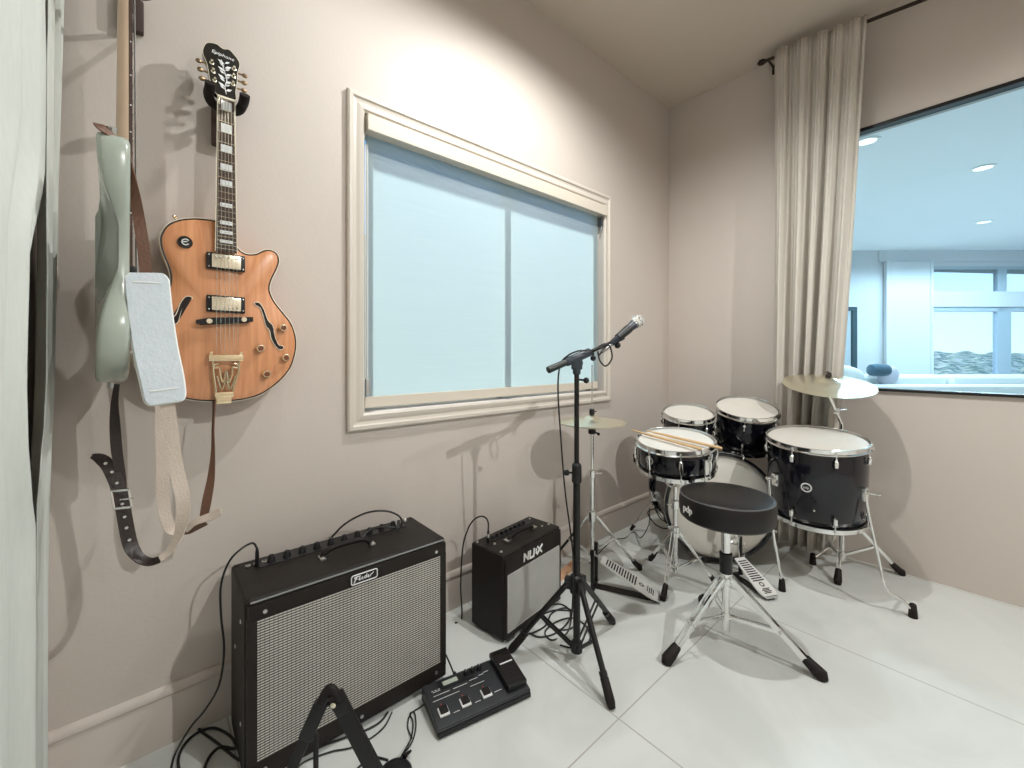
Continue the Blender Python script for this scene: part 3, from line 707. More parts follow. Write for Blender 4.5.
# belly carve on the back of the upper edge
for v in bmb.bm.verts:
    if v.co.y > -.012 and v.co.x < -.06:
        k = min(1, 1.15*math.exp(-((v.co.z-.300)/.115)**2))*min(1, max(0, (-v.co.x-.04)/.09)); v.co.y += k*(-.0105-v.co.y)*.96
bmb.build('body', SEAFOAM, bs, ang=60)
mb = MB(); rr = []
for z, w, dpt in ((.30, .031, .012), (.38, .031, .018), (.42, .030, .024), (.60, .027, .022), (.90, .020, .019), (.935, .020, .018)):
    rr.append(mb.vs([(w*math.cos(a), -.030+dpt*math.sin(a), z) for a in [PI*k/10 for k in range(11)]]))
for a, b2 in zip(rr, rr[1:]):
    for k in range(10): mb.face((a[k], a[k+1], b2[k+1], b2[k]))
    mb.face((a[10], a[0], b2[0], b2[10]))
mb.face(rr[0]); mb.face(rr[-1]); mb.build('neck', MAPLE, bs)
mb = MB(); mb.prism([(-.031, -.037, .27), (.031, -.037, .27), (.020, -.037, .935), (-.020, -.037, .935)], (0, .0065, 0)); fb = mb.build('fretboard', ROSEW, bs, smooth=False)
mb = MB()
for k in range(1, 21):
    z = .935-.864*(1-2**(-k/12)); w = .020+.011*(.935-z)/.665; mb.rod((-w-.0004, -.0374, z), (w+.0004, -.0374, z), .0014, 6)
mb.build('frets', STEEL, fb)
mb = MB()
for k in (3, 5, 7, 9, 12, 15, 17):
    z = .935-.864*(1-.5*(2**(-k/12)+2**(-(k-1)/12))); w = .020+.011*(.935-z)/.665; mb.ball((-w, -.0335, z), .0018, 10)
mb.build('side_dots', PEARL, fb)
mb = MB(Matrix.Translation((0, -.030, .94)) @ Matrix.Rotation(math.radians(-3), 4, 'X')); mb.prism([(-.020, 0, 0), (-.034, 0, .05), (-.036, 0, .17), (-.020, 0, .21), (.012, 0, .22), (.030, 0, .17), (.028, 0, .06), (.020, 0, 0)], (0, .015, 0)); mb.build('headstock', MAPLE, bs, smooth=False)
for k in range(4):
    mb = MB(); z = .985+k*.042; mb.rod((-.030, -.02, z), (-.058, -.02, z), .003, 10); mb.box((-.064, -.02, z), (.016, .004, .022), .003); mb.rod((-.015, -.028, z), (-.015, -.045, z), .005, 12); mb.build('tuning_peg', STEEL, bs)
mb = MB(); mb.box((0, -.036, .105), (.084, .012, .050), .003)
for k in range(4): mb.box((-.027+k*.018, -.044, .112), (.014, .010, .028), .002)
mb.build('bridge', CHROME, bs)
for z in (.165, .265):
    mb = MB(); mb.box((0, -.034, z), (.098, .016, .020), .004); mb.build('pickup', BLKP, bs)
for z, x in ((.075, .085), (.11, .105), (.145, .112)):
    mb = MB(); mb.lathe([(.010, 0), (.010, .013), (.008, .015), (0, .015)], 20, Matrix.Translation((x, -.027, z)) @ Matrix.Rotation(PI/2, 4, 'X')); mb.build('knob', CHROME, bs)
mb = MB()
for k in range(4): mb.tube([(-.027+k*.018, -.046, .11), (-.0145+k*.0097, -.0415, .936)], .0009, 5)
mb.build('strings', STEEL, bs)
for p, q in (((-.150, 0, .530), (-.155, 0, .548)), ((0, 0, .002), (0, 0, -.016))):
    mb = MB(); mb.tube([p, q], [.004, .0065], 12); mb.build('strap_button', STEEL, bs)
hanger((-.060+.028, YW, BO.z+.995), 0, 'dark wooden wall hanger holding the neck of the pale green bass', .215, .03, .09)

# ------------------------------------------------------------------ straps (points: image-free world coordinates)
def ray(u, v, d): return FW*d + RT*((u-512)/418*d) + UP*(CAMH+(355-v)/418*d)
TOC = V((.15, -1, .0))
sb = thing('guitar_strap', 'brown leather strap with a long pale shoulder pad hanging from the pale green bass', 'strap', ray(150, 340, .94))
def rb(name, pts, w, m, parent, nrm=TOC, th=.0028, **k):
    mb = MB(); mb.ribbon([ray(*p) for p in pts], w, nrm, th, **k); return mb.build(name, m, parent, world=True, ang=30)
rb('strap_end', [(98, 124, .872), (103, 128, .872), (108, 132, .880), (115, 137, .89)], [.018, .026, .024, .012], LEATHER, sb, V((.35, -.8, .55)))
rb('front_band', [(127, 150, .90), (130, 168, .905), (135, 195, .92), (140, 225, .93), (144, 252, .935), (147, 282, .94)], [.012, .015, .019, .021, .022, .022], LEATHER, sb, [V((-.9, -.7, 0)), V((-.8, -.8, 0)), V((-.4, -1, 0)), V((0, -1, 0)), V((0, -1, 0)), V((0, -1, 0))])
PWD = [.052, .070, .072, .072, .072, .071, .066, .048]
pp = [(146.2, 274, .935), (147, 279, .934), (148, 290, .932), (151, 318, .928), (156, 350, .924), (162, 378, .920), (165.4, 398, .918), (166.2, 403, .918)]
mb = MB(); mb.ribbon([ray(*p) for p in pp], PWD, V((.05, -1, .0)), .016, smooth=6)
bmesh.ops.bevel(mb.bm, geom=[e for e in mb.bm.edges if e.calc_face_angle(0) > .9], offset=.0055, segments=3, affect='EDGES')
pad = mb.build('shoulder_pad', PADM, sb, world=True)
P = smooth_path([ray(*p) for p in pp], 6); PWs = smooth_path([(q, 0, 0) for q in PWD], 6); n_ = V((.05, -1, 0)); edge = []
for sgn in (1, -1):
    row = []
    for i in range(len(P)):
        t = (P[min(i+1, len(P)-1)]-P[max(i-1, 0)]).normalized(); row.append(P[i]+t.cross((n_-t*n_.dot(t)).normalized())*sgn*(PWs[i].x*.5+.001))
    edge += row if sgn == 1 else row[::-1]
mb = MB(); mb.tube(edge, .0028, 8, closed=True); mb.build('pad_piping', PADE, pad, world=True)
mb = MB()
for i in (9, len(P)-10):
    t = (P[i+1]-P[i-1]).normalized(); s = t.cross(n_).normalized(); mb.tube([P[i]+s*.024-V((0, .0085, 0)), P[i]-s*.024-V((0, .0085, 0))], .0014, 6)
mb.build('pad_seam', PADE, pad, world=True)
rb('suede_band', [(166, 396, .925), (169, 415, .93), (172, 438, .935), (176, 466, .94), (182, 493, .94), (183, 512, .94), (179, 534, .935), (169.5, 550.5, .925), (160, 559, .915)], [.026, .026, .025, .026, .026, .026, .021, .017, .017], SUEDE, sb, [V((0, -1, 0))]*5+[V((-.3, -1, 0)), V((-.6, -.7, .2)), V((-.6, -.6, .6)), V((-.3, -.5, .8))])
rb('dark_band', [(161, 559, .916), (150, 562, .912), (139, 557.5, .91), (130.6, 545, .91), (125.7, 523, .91), (122.4, 504, .912), (117.5, 485, .915), (109, 467, .918), (101, 459, .92), (92, 456, .922)], [.017, .018, .022, .025, .025, .025, .025, .024, .022, .010], DLEATHER, sb, [V((-.3, -.5, .8)), V((0, -.6, .8)), V((.5, -.7, .5)), V((.3, -1, .2)), V((.1, -1, 0)), V((.1, -1, 0)), V((.1, -1, 0)), V((.1, -1, .1)), V((.1, -1, .1)), V((.1, -1, .1))])
rb('tail_band', [(117, 384, .93), (114.7, 403, .93), (115, 425, .928), (117, 452, .926), (121, 476, .925), (123.5, 492, .924)], [.010, .013, .018, .019, .016, .012], DLEATHER, sb, [V((-.6, -.8, 0)), V((-.4, -1, 0)), V((-.2, -1, 0)), V((0, -1, 0)), V((0, -1, 0)), V((0, -1, 0))])
mb = MB()
c = ray(121.5, 499, .902); ux, uz = (RT*.98 + UP*.10).normalized(), (UP*.98 - RT*.16).normalized()
for s in (-1, 1): mb.beam(c-ux*.019+uz*.019*s, c+ux*.019+uz*.019*s, .005, .004, .001, (0, -1, 0))
for s in (-1, 1): mb.beam(c-uz*.019+ux*.019*s, c+uz*.019+ux*.019*s, .004, .004, .001, (0, -1, 0))
mb.rod(c+uz*.0-ux*.002-V((0, .004, 0)), c+ux*.024-V((0, .004, 0)), .0018, 8); mb.build('buckle', CHROME, sb, world=True, smooth=False)
mb = MB()
for u, v in ((122.3, 504), (124.6, 517), (126.5, 528), (129.5, 540), (117, 483), (112, 472), (105.5, 463.5)):
    mb.lathe([(0, .0004), (.0028, .0004), (.0032, -.001)], 12, frame_to(ray(u, v, .905 if v > 470 else .912), V((.1, -1, 0))))
mb.build('strap_holes', STEEL, sb, world=True)

s2 = thing('guitar_strap', 'plain pale backed strap looped below the orange guitar from its bottom end', 'strap', ray(190, 470, 1.15))
rb('brown_band', [(214, 401, 1.205), (214, 410, 1.20), (213, 430, 1.19), (213, 452, 1.18), (211, 478, 1.17), (207, 500, 1.16), (204, 516, 1.155)], [.014, .010, .008, .010, .018, .022, .020], LEATHER, s2, [V((-.9, -.4, 0)), V((-.9, -.4, 0)), V((-.8, -.5, 0)), V((-.6, -.8, 0)), V((-.4, -1, 0)), V((-.3, -1, 0)), V((-.3, -1, .1))])
rb('end_tab', [(186, 530, 1.13), (194, 523, 1.135), (203, 519, 1.14), (212, 516, 1.145), (221, 511, 1.15)], [.018, .020, .022, .024, .020], SUEDE, s2, [V((-.1, -.6, .9)), V((-.1, -.6, .9)), V((0, -.7, .8)), V((.1, -.8, .7)), V((.1, -.8, .7))])
rb('under_band', [(206, 522, 1.165), (196, 527, 1.155), (187, 531, 1.15), (178, 529, 1.145)], [.020, .020, .020, .02], LEATHER, s2, V((-.1, -.95, -.2)))
rb('suede_band', [(180, 531, 1.118), (172, 530, 1.11), (166, 518, 1.10), (163, 496, 1.095), (163, 474, 1.095), (162, 440, 1.095), (161.5, 406, 1.095), (161, 380, 1.09), (158, 340, 1.085)], [.020, .024, .026, .027, .027, .027, .026, .026, .026], SUEDE, s2, [V((-.1, -.5, .9)), V((0, -.8, .6)), V((.2, -1, .2))]+[V((0, -1, 0))]*6)
mb = MB(); mb.ribbon([ray(160, 342, 1.083), ray(152, 320, 1.08), ray(148, 300, 1.08)], .030, V((0, -1, 0)), .003); mb.build('top_band', SUEDE, s2, world=True)

# ------------------------------------------------------------------ amplifiers.  local frame: origin front lower corner, x along the front, y to the back
def stroke(mb, pts, w, y, th=.0012, sm=0):
    """flat lettering stroke in the plane y=const"""
    P = smooth_path([(x, y, z) for x, z in pts], sm) if sm else [V((x, y, z)) for x, z in pts]
    mb.ribbon(P, w, V((0, -1, 0)), th, 0 if sm else 1) if not sm else mb.tube(P, w/2, 6)
FA = V((.194, 1.280, 0)); FAR = math.radians(-.8)
am = thing('guitar_amplifier', 'large black guitar amplifier with wide silver cloth front at the wall below the guitars', 'amplifier', FA, FAR)
W, Hh, Dp = .61, .50, .268
mb = MB(); mb.box((W/2, Dp/2+.004, .012+(Hh-.012)/2), (W, Dp-.008, Hh-.012), .016, None, 3)
cab = mb.build('cabinet', TOLEX, am)
# framed front: raised border round a recessed cloth
mb = MB()
for c, s in (((W/2, .004, Hh-.033), (W-.012, .020, .044)), ((W/2, .004, .046), (W-.012, .020, .052)), ((.016, .004, Hh/2+.004), (.024, .020, Hh-.10)), ((W-.018, .004, Hh/2+.004), (.026, .020, Hh-.10))): mb.box(c, s, .004)
mb.build('front_frame', TOLEX, am)
mb = MB(); mb.box((W/2, -.0005, Hh/2+.010), (W-.054, .010, Hh-.124), .002); mb.build('grille_cloth', GRILLE, am, smooth=False)
mb = MB(); mb.beam((.012, .0, Hh-.004), (W-.012, .0, Hh-.004), .006, .003, .001); mb.build('front_piping', mat('grey_piping', (.20, .21, .21), .35, var=.05), am, smooth=False)
mb = MB()
for x, z in ((.045, Hh-.034), (W-.045, Hh-.034), (.045, .046), (W-.045, .046), (W/2, .040)):
    mb = MB(); mb.lathe([(.0055, 0), (.005, .0025), (.002, .0035), (0, .003)], 16, Matrix.Translation((x, -.006, z)) @ Matrix.Rotation(PI/2, 4, 'X')); mb.build('front_screw', STEEL, am)
mb = MB()
for z in (.14, .30, .42):
    mb = MB(); mb.lathe([(.006, 0), (.005, .002), (0, .0025)], 14, Matrix.Translation((0, .07 if z != .30 else .17, z)) @ Matrix.Rotation(-PI/2, 4, 'Y')); mb.build('side_screw', STEEL, am)
# badge plate with script lettering
bx, bz = .312, Hh-.032
mb = MB(); mb.box((bx, -.0075, bz), (.083, .004, .028), .0045); pl = mb.build('logo_plate', BLKP, am)
mb = MB(); k = 6; rrp = []
for cx, cz, a0 in ((.034, .0075, 0), (-.034, .0075, 90), (-.034, -.0075, 180), (.034, -.0075, 270)):
    for j in range(k+1): a = math.radians(a0+90*j/k); rrp.append((bx+cx+.006*math.cos(a), -.0098, bz+cz+.006*math.sin(a)))
mb.tube(rrp, .0018, 6, closed=True); mb.build('logo_border', SILK, pl)
LS = .86
def sc(pts, ox): return [(bx + (ox+x)*LS, -.0104, bz + z*LS) for x, z in pts]
mb = MB()
mb.tube(sc([(-.002, -.0105), (.003, .0), (.008, .0085)], -.036), .0017, 6, smooth=4)                               # F stem
mb.tube(sc([(-.004, .0065), (.002, .0085), (.010, .0090), (.019, .0085)], -.034), .0015, 6, smooth=4)             # F bar
mb.tube(sc([(.000, .0005), (.008, .0015)], -.034), .0012, 6)
mb.tube(sc([(.0, -.002), (.004, .0010), (.002, .0028), (-.001, -.001), (.001, -.0048), (.0055, -.0040)], -.020), .0012, 6, smooth=4)   # e
mb.tube(sc([(-.001, -.005), (.0015, .0025)], -.011), .0012, 6); mb.tube(sc([(.0005, .0005), (.004, .0030), (.0045, .000), (.004, -.005), (.006, -.0045)], -.011), .0012, 6, smooth=4)   # n
mb.tube(sc([(.006, .0015), (.002, .0028), (-.001, -.001), (.001, -.0048), (.005, -.002)], .000), .0012, 6, smooth=4); mb.tube(sc([(.0085, .0095), (.006, .001), (.006, -.0048)], .000), .0012, 6, smooth=4)   # d
mb.tube(sc([(.0, -.002), (.004, .0010), (.002, .0028), (-.001, -.001), (.001, -.0048), (.0055, -.0040)], .0115), .0012, 6, smooth=4)   # e
mb.tube(sc([(-.001, -.005), (.0015, .0028)], .021), .0012, 6); mb.tube(sc([(.0005, .0005), (.003, .003), (.007, .0035), (.011, .0085)], .021), .0012, 6, smooth=4)   # r with a flick
mb.build('logo_lettering', SILK, pl)
# handle
mb = MB(); mb.tube([(W/2-.080, Dp/2-.01, Hh+.004), (W/2-.068, Dp/2-.01, Hh+.018), (W/2-.035, Dp/2-.01, Hh+.028), (W/2+.035, Dp/2-.01, Hh+.028), (W/2+.068, Dp/2-.01, Hh+.018), (W/2+.080, Dp/2-.01, Hh+.004)], .0085, 10, smooth=5)
hd = mb.build('handle', RUB, am)
for s in (-1, 1):
    mb = MB(); mb.box((W/2+s*.080, Dp/2-.015, Hh+.005), (.018, .034, .009), .003); mb.lathe([(.006, 0), (.005, .003), (0, .004)], 12, Matrix.Translation((W/2+s*.080, Dp/2-.024, Hh+.009))); mb.build('handle_clamp', STEEL, hd)
# control strip along the back of the top
mb = MB(); mb.box((W/2, Dp-.052, Hh+.0005), (W-.13, .062, .003), .001); cp = mb.build('control_panel', BLKP, am, smooth=False)
for k in range(10):
    x = .10+k*.045
    mb = MB(); mb.lathe([(.0115, 0), (.010, .010), (.0065, .019), (0, .019)], 16, Matrix.Translation((x, Dp-.056, Hh+.002))); mb.build('control_knob', BLKP, cp)
for k in range(3):
    mb = MB(); mb.lathe([(.008, 0), (.008, .004), (.0045, .005), (.0045, .001), (0, .001)], 16, Matrix.Translation((.038+k*.022, Dp-.05, Hh+.001))); mb.build('input_jack', STEEL, cp)
for k in range(2):
    mb = MB(); mb.rod((.52+k*.02, Dp-.05, Hh+.002), (.523+k*.02, Dp-.045, Hh+.018), .003, 8); mb.build('toggle_switch', STEEL, cp)
mb = MB(); mb.lathe([(.011, 0), (.011, .004), (.008, .010), (0, .013)], 18, Matrix.Translation((.565, Dp-.03, Hh))); mb.build('pilot_lamp', STEEL, cp)
for x in (.015, W-.015):
    for y in (.02, Dp-.02): mb = MB(); mb.ball((x, y, Hh-.014), .0165, 14); mb.build('corner_cap', TOLEX, am)
for x in (.06, W-.06):
    for y in (.045, Dp-.04):
        mb = MB(); mb.lathe([(.017, 0), (.019, .013), (0, .013)], 18, Matrix.Translation((x, y, 0))); mb.build('foot', RUB, am)

NA = V((1.066, 1.270, 0)); NAR = math.radians(7.5)
na = thing('practice_amplifier', 'small black practice amplifier with square grey cloth front behind the microphone stand', 'amplifier', NA, NAR)
W, Hh, Dp = .392, .352, .187
mb = MB(); mb.box((W/2, Dp/2, .010+(Hh-.010)/2), (W, Dp, Hh-.010), .013, None, 3); mb.build('cabinet', TOLEX, na)
mb = MB()
for c, s in (((W/2, -.003, Hh-.046), (W-.012, .010, .072)), ((W/2, -.003, .028), (W-.012, .010, .024)), ((.011, -.003, Hh/2), (.014, .010, Hh-.06)), ((W-.011, -.003, Hh/2), (.014, .010, Hh-.06))): mb.box(c, s, .003)
mb.build('front_frame', TOLEX, na)
mb = MB(); mb.box((W/2, -.0045, .040+(Hh-.122)/2), (W-.034, .006, Hh-.122), .002); mb.build('grille_cloth', GRILLE2, na, smooth=False)
mb = MB(); x0, x1, z0, z1 = .019, W-.019, .041, Hh-.083
for a, b in (((x0, z0), (x1, z0)), ((x1, z0), (x1, z1)), ((x1, z1), (x0, z1)), ((x0, z1), (x0, z0))): mb.beam((a[0], -.007, a[1]), (b[0], -.007, b[1]), .0035, .003, .0005, (0, -1, 0))
mb.build('grille_piping', mat('light_grey_piping', (.50, .50, .48), .4, var=.04), na, smooth=False)
# angular block lettering
mb = MB()
def blk(pts, w): 
    for a, b in zip(pts, pts[1:]): mb.beam((a[0], -.0095, a[1]), (b[0], -.0095, b[1]), w, .003, .0004, (0, -1, 0), w*.28)
lx, lz, lh = .118, Hh-.062, .030
blk([(lx, lz), (lx+.003, lz+lh), (lx+.026, lz), (lx+.029, lz+lh)], .008)
blk([(lx+.041, lz+lh), (lx+.038, lz), (lx+.064, lz), (lx+.067, lz+lh)], .008)
blk([(lx+.081, lz+lh*.25), (lx+.082, lz+lh*.80)], .008)
blk([(lx+.088, lz), (lx+.106, lz+lh*.52), (lx+.124, lz+lh)], .008); blk([(lx+.092, lz+lh), (lx+.106, lz+lh*.52), (lx+.120, lz)], .007)
mb.build('logo_lettering', WHITEP, na, smooth=False)
mb = MB(); mb.tube([(W/2-.085, Dp/2-.02, Hh+.004), (W/2-.07, Dp/2-.02, Hh+.015), (W/2, Dp/2-.02, Hh+.021), (W/2+.07, Dp/2-.02, Hh+.015), (W/2+.085, Dp/2-.02, Hh+.004)], .008, 10, smooth=5); hd = mb.build('handle', RUB, na)
for s in (-1, 1): mb = MB(); mb.box((W/2+s*.088, Dp/2-.02, Hh+.005), (.030, .026, .010), .003); mb.build('handle_clamp', STEEL, hd)
mb = MB(); mb.box((W/2+.01, Dp-.045, Hh+.001), (W-.11, .045, .004), .001); cp = mb.build('control_panel', BLKP, na, smooth=False)
for k in range(8):
    mb = MB(); mb.lathe([(.009, 0), (.008, .011), (0, .012)], 14, Matrix.Translation((.085+k*.030, Dp-.045, Hh+.003))); mb.build('control_knob', BLKP, cp)
for x, y in ((.02, .03), (.018, Dp-.02), (W-.03, Dp-.03), (W-.022, .05), (W-.06, .06), (.055, .10)):
    mb = MB(); mb.lathe([(.006, 0), (.005, .004), (0, .005)], 12, Matrix.Translation((x, y, Hh))); mb.build('top_screw', STEEL, na)
for x in (.04, W-.04):
    for y in (.035, Dp-.03):
        mb = MB(); mb.lathe([(.015, 0), (.017, .011), (0, .011)], 16, Matrix.Translation((x, y, 0))); mb.build('foot', RUB, na)

# ------------------------------------------------------------------ multi effects pedal
PA = V((.655, 1.083, 0)); PR = math.radians(-12.0)
pe = thing('effects_pedal', 'grey multi effects floor pedal with three footswitches beside the large amplifier', 'effects pedal', PA, PR)
W, Dp = .325, .168
mb = MB(); sec = [(0, .004), (.0, .026), (.012, .030), (Dp-.045, .046), (Dp, .046), (Dp, .004)]
mb.prism([(0, y, z) for y, z in sec], (W, 0, 0)); bmesh.ops.bevel(mb.bm, geom=list(mb.bm.edges), offset=.003, segments=2, affect='EDGES')
case = mb.build('casing', PEDALM, pe)
def ptop(y): return .030+(y-.012)/(Dp-.057)*.016 if y < Dp-.045 else .046
SL = math.atan2(.016, Dp-.057)
mb = MB(); mb.box((W/2, -.001, .012), (W-.004, .006, .014), .002); mb.build('front_bar', BLKP, pe)
mb = MB(); mb.box((.110, .138, .0475), (.120, .036, .003), .001); mb.build('upper_panel', BLKP, pe, smooth=False)
mb = MB(); mb.box((.090, .138, .0492), (.052, .018, .003), .001); mb.build('screen', LCD, pe, smooth=False)
for x in (.035, .108, .182):
    Ms = Matrix.Rotation(SL, 4, 'X')
    mb = MB(); y = .048; mb.box((x, y, ptop(y)+.002), (.032, .032, .005), .002, Ms); sw = mb.build('footswitch', SILK, pe)
    mb = MB(); mb.box((x+.001, y+.002, ptop(y)+.006), (.026, .025, .006), .003, Ms); mb.build('switch_pad', RUB, sw)
    mb = MB(); mb.ball((x, y+.026, ptop(y+.026)), .0028, 10); mb.build('status_lamp', mat('red_lamp_plastic', (.30, .03, .03), .3, var=.05), sw)
for x in (.150, .175, .199):
    mb = MB(); mb.lathe([(.0095, 0), (.009, .012), (.0075, .015), (0, .015)], 18, Matrix.Translation((x, .142, .046))); kn = mb.build('control_knob', BLKP, pe)
    mb = MB(); mb.beam((x, .142, .0613), (x+.005, .149, .0613), .0014, .0008); mb.build('pointer_line', WHITEP, kn, smooth=False)
mb = MB()
for (x, y, w) in ((.05, .108, .055), (.115, .108, .050), (.165, .113, .030), (.195, .118, .018), (.215, .122, .02), (.040, .122, .03), (.072, .032, .02), (.146, .034, .02), (.222, .040, .026), (.060, .092, .09), (.17, .092, .05)): mb.box((x, y, ptop(y)+.0006), (w, .0016, .0008))
for k in range(5): mb.box((.025+k*.011, .128, ptop(.128)+.0006), (.006, .002, .0008))
mb.build('panel_print', SILK, pe, smooth=False)
# expression treadle
mb = MB(Matrix.Translation((.283, .088, .056)) @ Matrix.Rotation(math.radians(8), 4, 'X'))
mb.box((0, 0, 0), (.070, .150, .018), .005); tr = mb.build('expression_treadle', BLKP, pe)
mb = MB(Matrix.Translation((.283, .088, .056)) @ Matrix.Rotation(math.radians(8), 4, 'X'))
mb.box((0, .0, .0095), (.062, .140, .003), .001)
for k in range(9): mb.box((0, -.060+k*.015, .0112), (.058, .005, .002), .0008)
mb.build('grip_pad', RUB, tr)
mb = MB(Matrix.Translation((.283, .088, .056)) @ Matrix.Rotation(math.radians(8), 4, 'X')); mb.box((0, .012, .0128), (.048, .0045, .001)); mb.build('treadle_stripe', SILK, tr, smooth=False)
mb = MB(); mb.box((.283, .10, .046), (.060, .10, .020), .003); mb.build('treadle_block', BLKP, pe)
for x, z in ((.030, .028), (.060, .028), (.105, .028), (.150, .028)):
    mb = MB(); mb.lathe([(.006, 0), (.006, .006), (0, .006)], 12, Matrix.Translation((x, Dp, z)) @ Matrix.Rotation(-PI/2, 4, 'X')); mb.build('rear_jack', STEEL, pe)
for x in (.03, W-.03):
    for y in (.025, Dp-.025):
        mb = MB(); mb.lathe([(.010, 0), (.010, .006), (0, .006)], 12, Matrix.Translation((x, y, 0))); mb.build('foot', RUB, pe)

# ------------------------------------------------------------------ A frame guitar stand, only its top shows in front of the large amplifier
AP = V((.305, .956, .405))
st = thing('guitar_stand', 'folding black A frame guitar stand standing in front of the large amplifier', 'guitar stand', (.305, .956, 0))
e1 = V((.80, -.60, 0)); e2 = V((.60, .80, 0))
fl, frr = AP - e1*.185 - UP*.392, AP + e1*.20 - UP*.392
for s, p, nm in ((-1, fl, 'l'), (1, frr, 'r')):
    mb = MB(); top = AP + e1*s*.010
    mb.beam(top - UP*.0, p, .034 if s > 0 else .022, .012, .003, e2); lg = mb.build('leg', BLKM, st, world=True)
    mb = MB(); d = (p-top).normalized(); a = top+d*.02; mb.beam(a, a+d*(.085 if s < 0 else .03), .031, .016, .005, e2); mb.build('hinge_plate', BLKP, lg, world=True)
    mb = MB(); mb.beam(p-d*.05, p, .032, .018, .006, e2, .004); mb.ball(p-UP*(p.z-.012), .0125, 12); mb.build('rubber_foot', RUB, lg, world=True)
mb = MB(); d = (frr-AP).normalized(); mb.beam(AP+d*.10+e2*.012+e1*.012, frr-d*.02+e2*.012+e1*.004, .007, .006, .001, e2); mb.build('rail', mat('worn_edge_metal', (.10, .10, .085), .4, .5, var=.1), st, world=True)
mb = MB(); a = AP - e1*.030 - UP*.085; b = AP + e1*.02 - e2*.14 - UP*.393; b.z = .008; mb.rod(a, b, .0055, 10); mb.build('brace_rod', BLKM, st, world=True)
mb = MB(); bb = AP + e2*.17 - UP*.40; bb.z = .01
mb.rod(AP - UP*.02, (AP.x+e2.x*.16, AP.y+e2.y*.16, .18), .006, 10); mb.build('brace_rod', BLKM, st, world=True)
mb = MB(); mb.tube([AP-e1*.016-UP*.012, AP-e1*.008+UP*.006, AP+e1*.004+UP*.010, AP+e1*.016-UP*.008], .009, 12, smooth=4); mb.build('top_yoke', RUB, st, world=True)
mb = MB(); mb.lathe([(.006, 0), (.006, .004), (.003, .006), (0, .006)], 14, frame_to(AP+e1*.010-UP*.018-e2*.008, -e2)); mb.build('hinge_bolt', NICKEL, st, world=True)

# ------------------------------------------------------------------ boom microphone stand
MP = V((1.225, 1.028, 0))
ms = thing('microphone_stand', 'black tripod microphone stand with boom arm in front of the small amplifier', 'microphone stand', MP)
HB = .285
mb = MB(); mb.rod(MP+UP*.045, MP+UP*.70, .0135, 18); mb.build('lower_tube', BLKM, ms, world=True)
mb = MB(); mb.rod(MP+UP*.68, MP+UP*1.09, .0095, 16); mb.build('upper_tube', BLKM, ms, world=True)
mb = MB(); mb.tube([MP+UP*.665, MP+UP*.672, MP+UP*.735, MP+UP*.742], [.014, .019, .018, .012], 18); cl = mb.build('height_clutch', BLKP, ms, world=True)
mb = MB(); mb.rod(MP+UP*.705, MP+UP*.705-RT*.032, .004, 10); mb.tube([MP+UP*.705-RT*.028, MP+UP*.705-RT*.032, MP+UP*.705-RT*.045, MP+UP*.705-RT*.048], [.006, .011, .011, .006], 14); mb.build('clutch_knob', BLKP, cl, world=True)
mb = MB(); mb.tube([MP+UP*(HB-.035), MP+UP*(HB-.03), MP+UP*(HB+.030), MP+UP*(HB+.036)], [.018, .026, .024, .016], 20)
feet = [V((1.14, .812, .012)), V((1.500, 1.062, .012)), V((1.105, 1.262-.01, .012))]
dirs = []
for f in feet: d = V((f.x-MP.x, f.y-MP.y, 0)).normalized(); dirs.append(d); mb.box(MP+d*.030+UP*HB, (.030, .030, .040), .004, Matrix.Rotation(math.atan2(d.y, d.x), 4, 'Z'))
mb.build('leg_hub', BLKP, ms, world=True)
mb = MB(); mb.tube([MP+UP*.028, MP+UP*.032, MP+UP*.065, MP+UP*.07], [.012, .022, .022, .014], 18)
mb.build('lower_hub', BLKP, ms, world=True)
feet[2] = V((1.065, 1.218, .012))
for f, d in zip(feet, dirs):
    d = V((f.x-MP.x, f.y-MP.y, 0)).normalized()
    a = MP+d*.034+UP*HB; mb = MB(); mb.rod(a, f+UP*.008, .0105, 14); lg = mb.build('leg', BLKM, ms, world=True)
    e = (f-a).normalized(); mb = MB(); mb.tube([f-e*.075, f-e*.07, f-e*.005, f+e*.012], [.011, .0145, .0155, .011], 14); mb.build('rubber_foot', RUB, lg, world=True)
    mb = MB(); mb.tube([f-e*.090, f-e*.088, f-e*.074, f-e*.072], [.011, .014, .014, .011], 14); mb.build('foot_collar', BLKP, lg, world=True)
    mid = a.lerp(f, .47)
    w = d.cross(UP)
    mb = MB()
    for s in (-1, 1): mb.beam(MP+d*.018+UP*.052+w*s*.008, mid+w*s*.008-UP*.004, .004, .010, .001, UP)
    mb.build('leg_brace', BLKM, ms, world=True, smooth=False)
# boom: clamp, counter end, arm
BJ = MP+UP*1.115
BDIR = (RT*.80 + FW*.46 + UP*.315).normalized()
mb = MB(); mb.tube([MP+UP*1.075, MP+UP*1.08, MP+UP*1.105], [.010, .015, .015], 16); mb.box(BJ, (.040, .030, .040), .008, BR, 3); mb.lathe([(.021, -.019), (.021, .019)], 20, frame_to(BJ+UP*.004, FW)); mb.lathe([(0, -.021), (.021, -.019), (.021, .019), (0, .021)], 20, frame_to(BJ+UP*.004, FW)); mb.build('boom_clamp', mat('slate_plastic', (.030, .040, .055), .4, var=.15), ms, world=True)
BB0 = BJ+UP*.025
mb = MB(); mb.tube([BB0-BDIR*.055, BB0-BDIR*.05, BB0+BDIR*.065, BB0+BDIR*.07], [.013, .0165, .0165, .012], 16); mb.build('boom_sleeve', MATS['slate_plastic'], ms, world=True)
mb = MB(); mb.rod(BB0-BDIR*.06, BB0+BDIR*.22, .0070, 14); mb.build('boom_arm', BLKM, ms, world=True)
